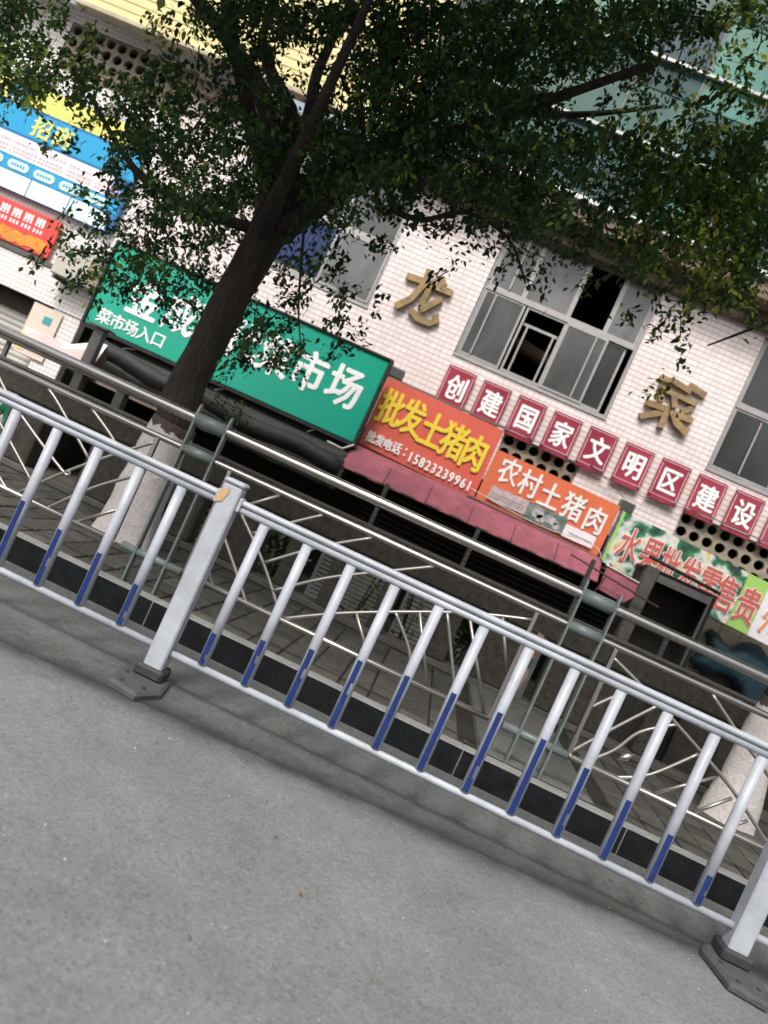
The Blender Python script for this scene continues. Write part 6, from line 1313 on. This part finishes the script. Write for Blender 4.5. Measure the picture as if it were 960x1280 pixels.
t2 = thing('street_tree', 'tree with yellow green leaves and a white painted trunk at the right edge', 'tree', (2.80, 5.92, .15))
trunk_mesh(None, [(2.76, 5.92, .12), (2.76, 5.92, .5), (2.77, 5.92, .9), (2.80, 5.92, 1.15)], [.19, .150, .145, .14], 'whitewashed_trunk', t2, M_lime_wash, low=True)
trunk_mesh(None, [(2.80, 5.92, 1.12), (2.84, 5.92, 1.8), (2.9, 5.92, 2.5), (2.9, 5.9, 3.2)], [.145, .135, .14, .13], 'trunk', t2, M_bark)
for i, (P, a, b) in enumerate([([(2.9, 5.9, 3.0), (2.4, 5.8, 3.5), (1.8, 5.8, 3.9), (1.2, 5.8, 4.3), (.6, 5.8, 4.5)], .08, .02), ([(2.9, 5.9, 3.1), (2.6, 6.1, 4.0), (2.0, 6.3, 5.0)], .09, .03), ([(2.9, 5.9, 3.1), (3.4, 5.7, 4.0), (4.2, 5.5, 4.8)], .09, .03),
                              ([(2.9, 5.9, 3.1), (2.9, 5.3, 4.0), (2.7, 4.6, 4.9)], .08, .03), ([(1.8, 5.8, 3.9), (1.5, 5.8, 3.6), (1.2, 5.8, 3.3)], .02, .006)]):
    g = MB(); limb(g, P, a, b, seed=20 + i); part(g, 'limb', M_bark, t2, True)
cB = unpack(CROWN_B); cBo = unpack(OUT_B)
tw = MB(); V, T = leaves(cB, 30, .060, .18, 15, tw, .0); part(tw, 'twigs', M_bark, t2)['kind'] = 'stuff'
leaf_mesh('foliage', V, T, M_leaf_b, t2)
V, T = leaves(cBo, 70, .095, .5, 16, None, 0); leaf_mesh('unseen_foliage', V, T, M_leaf_b, t2)

# leaf litter and grit
g = MB(); r_ = random.Random(3)
for k in range(320):
    if k < 170: x = r_.uniform(-4, 4); y = r_.uniform(4.6, 6.7); z = .166
    else: x = r_.uniform(-3, 3); y = r_.choice((r_.uniform(3.3, 4.4), r_.uniform(1.4, 4.3))); z = .010
    s_ = r_.uniform(.006, .014) if k >= 170 else r_.uniform(.012, .03); a = r_.uniform(0, 6.28); c, d = math.cos(a) * s_, math.sin(a) * s_
    h = r_.uniform(.001, .008)
    g.quad([(x - c, y - d, z), (x + d * .5, y - c * .5, z + h), (x + c, y + d, z + .002), (x - d * .5, y + c * .5, z + h * .5)])
o = g.build('leaf_litter', M_litter); o['kind'] = 'stuff'
g = MB()
for k in range(160):
    x = r_.uniform(-3, 3); y = r_.uniform(1.1, 3.6); s_ = r_.uniform(.0015, .004)
    g.quad([(x - s_, y, .002), (x, y - s_, .002 + s_), (x + s_, y, .002), (x, y + s_, .002 + s_)])
o = g.build('road_grit', M_slat); o['kind'] = 'stuff'

# cables
cb = thing('sign_cable', 'thin white cable sagging across the orange banner', 'cable', (1.2, 10.85, 1.8))
g = MB(); g.tube(smooth_path([(.1, 10.86, 1.96), (.7, 10.86, 1.90), (1.3, 10.85, 1.88), (1.75, 10.84, 1.93), (2.02, 10.84, 1.92), (2.13, 10.84, 1.80), (2.12, 10.9, 1.62)]), .007, 6); part(g, 'cable', M_cable, cb, True)
cb2 = thing('wall_cable', 'thin dark cable strung along the wall below the maroon panels', 'cable', (2.5, 11.4, 2.9))
g = MB(); g.tube(smooth_path([(.2, 11.38, 3.03), (1.5, 11.37, 2.96), (2.4, 11.37, 2.90), (3.4, 11.38, 3.02), (5.5, 11.38, 2.98)]), .006, 6); part(g, 'cable', M_bcable, cb2, True)
g = MB(); g.tube(smooth_path([(1.55, 11.4, 3.02), (2.0, 11.4, 2.86), (2.35, 11.3, 2.68)]), .005, 6); part(g, 'cable', M_bcable, cb2, True)
cb3 = thing('gas_pipe', 'short white pipe end poking out below the right corner of the green sign', 'pipe', (-1.7, 10.4, 1.7))
g = MB(); g.tube([(-1.95, 10.4, 1.71), (-1.72, 10.4, 1.70), (-1.60, 10.45, 1.82)], .014, 8); part(g, 'pipe', M_cable, cb3, True)

# ================================================================== PERSON seated in the court at the far left
pr = thing('person', 'person in a green short sleeved shirt and black trousers seated at the far left', 'person', (-5.5, 9.0, -.5))
def skin_body(name, verts, edges, radii, m, sub=2, root_i=0):
    me = bpy.data.meshes.new(name); me.from_pydata(verts, edges, []); o = bpy.data.objects.new(name, me); COL.objects.link(o)
    md = o.modifiers.new('skin', 'SKIN'); md.use_smooth_shade = True
    for i, r_ in enumerate(radii): me.skin_vertices[0].data[i].radius = (r_, r_) if not isinstance(r_, tuple) else r_
    me.skin_vertices[0].data[root_i].use_root = True
    s_ = o.modifiers.new('sub', 'SUBSURF'); s_.levels = sub; s_.render_levels = sub
    bpy.context.view_layer.update(); dg = bpy.context.evaluated_depsgraph_get()
    nm = bpy.data.meshes.new_from_object(o.evaluated_get(dg)); bpy.data.objects.remove(o)
    nm.materials.clear(); nm.materials.append(m)
    q = link(name, nm, pr); q.location = -Vector(pr.location); return q
X, Y, Z = PERSON
def pp(*a): return [(X + p[0], Y + p[1], Z + p[2]) for p in a]
# skin: head, neck, torso core, arms with hands, shins and feet as one surface
vs = pp((0, 0, .46), (0, -.02, .70), (0, -.03, .90), (0, -.05, 1.02), (0, -.06, 1.08), (0, -.09, 1.17), (0, -.09, 1.25),
        (.17, -.04, .94), (.33, -.10, .76), (.27, -.33, .64), (.25, -.42, .61), (-.17, -.04, .94), (-.30, -.10, .74), (-.22, -.32, .64), (-.20, -.40, .61),
        (.09, -.02, .44), (.17, -.42, .50), (.17, -.44, .10), (.17, -.58, .04), (-.09, -.02, .44), (-.17, -.42, .50), (-.17, -.44, .10), (-.17, -.58, .04))
es = [(0, 1), (1, 2), (2, 3), (3, 4), (4, 5), (5, 6), (2, 7), (7, 8), (8, 9), (9, 10), (2, 11), (11, 12), (12, 13), (13, 14), (0, 15), (15, 16), (16, 17), (17, 18), (0, 19), (19, 20), (20, 21), (21, 22)]
rr = [.14, .13, .14, .06, .055, .09, .075, .06, .045, .032, .036, .06, .045, .032, .036, .08, .06, .04, .035, .08, .06, .04, .035]
body = skin_body('body', vs, es, rr, M_skin)
vs = pp((0, 0, .44), (0, -.02, .70), (0, -.03, .90), (0, -.045, .985), (.17, -.04, .94), (.27, -.075, .84), (-.17, -.04, .94), (-.255, -.075, .83))
skin_body('shirt', vs, [(0, 1), (1, 2), (2, 3), (2, 4), (4, 5), (2, 6), (6, 7)], [.165, .155, .165, .08, .082, .072, .082, .072], M_shirt)
vs = pp((0, 0, .46), (.09, -.02, .44), (.17, -.42, .50), (.17, -.44, .14), (-.09, -.02, .44), (-.17, -.42, .50), (-.17, -.44, .14))
skin_body('trousers', vs, [(0, 1), (1, 2), (2, 3), (0, 4), (4, 5), (5, 6)], [.16, .10, .085, .06, .10, .085, .06], M_trouser)
vs = pp((0, -.05, 1.18), (0, -.06, 1.27))
skin_body('hair', vs, [(0, 1)], [.10, .088], M_hair)
for s_ in (.25, -.20):                       # five fingers and a thumb side per hand, curled on the lap
    for k in range(4):
        dx = (k - 1.5) * .02
        g = MB(); ln = (.060, .072, .068, .052)[k]
        g.tube([(X + s_ + dx, Y - .43, Z + .612), (X + s_ + dx * 1.1, Y - .43 - ln * .6, Z + .605), (X + s_ + dx * 1.1, Y - .43 - ln, Z + .585)], [.010, .009, .007], 6); part(g, 'finger', M_skin, pr, True, sub=None)
    sg_ = -1 if s_ > 0 else 1
    g = MB(); g.tube([(X + s_ + sg_ * .03, Y - .40, Z + .615), (X + s_ + sg_ * .055, Y - .43, Z + .612), (X + s_ + sg_ * .055, Y - .455, Z + .605)], [.012, .010, .008], 6); part(g, 'thumb', M_skin, pr, True)
g = MB()
for s_ in (-.032, .032): g.tube([(X + s_, Y - .165, Z + 1.205), (X + s_, Y - .172, Z + 1.205)], .009, 8)
part(g, 'eyes', M_hair, pr)
g = MB(); g.tube([(X, Y - .165, Z + 1.19), (X, Y - .19, Z + 1.165)], [.010, .016], 8); part(g, 'nose', M_skin, pr, True)
g = MB(); g.tube([(X - .025, Y - .165, Z + 1.135), (X + .025, Y - .165, Z + 1.135)], .006, 6); part(g, 'mouth', M_stripr, pr)
sl_ = thing('stool', 'low stool under the seated person at the far left', 'stool', (X, Y, -.5))
g = MB(); g.cbox(X - .17, X + .17, Y - .15, Y + .17, Z + .27, Z + .31, .01); part(g, 'seat', M_pole, sl_)
for a_ in (-.14, .14):
    for b_2 in (-.12, .14):
        g = MB(); g.box(X + a_ - .015, X + a_ + .015, Y + b_2 - .015, Y + b_2 + .015, -.5, Z + .268); part(g, 'leg', M_pole, sl_)
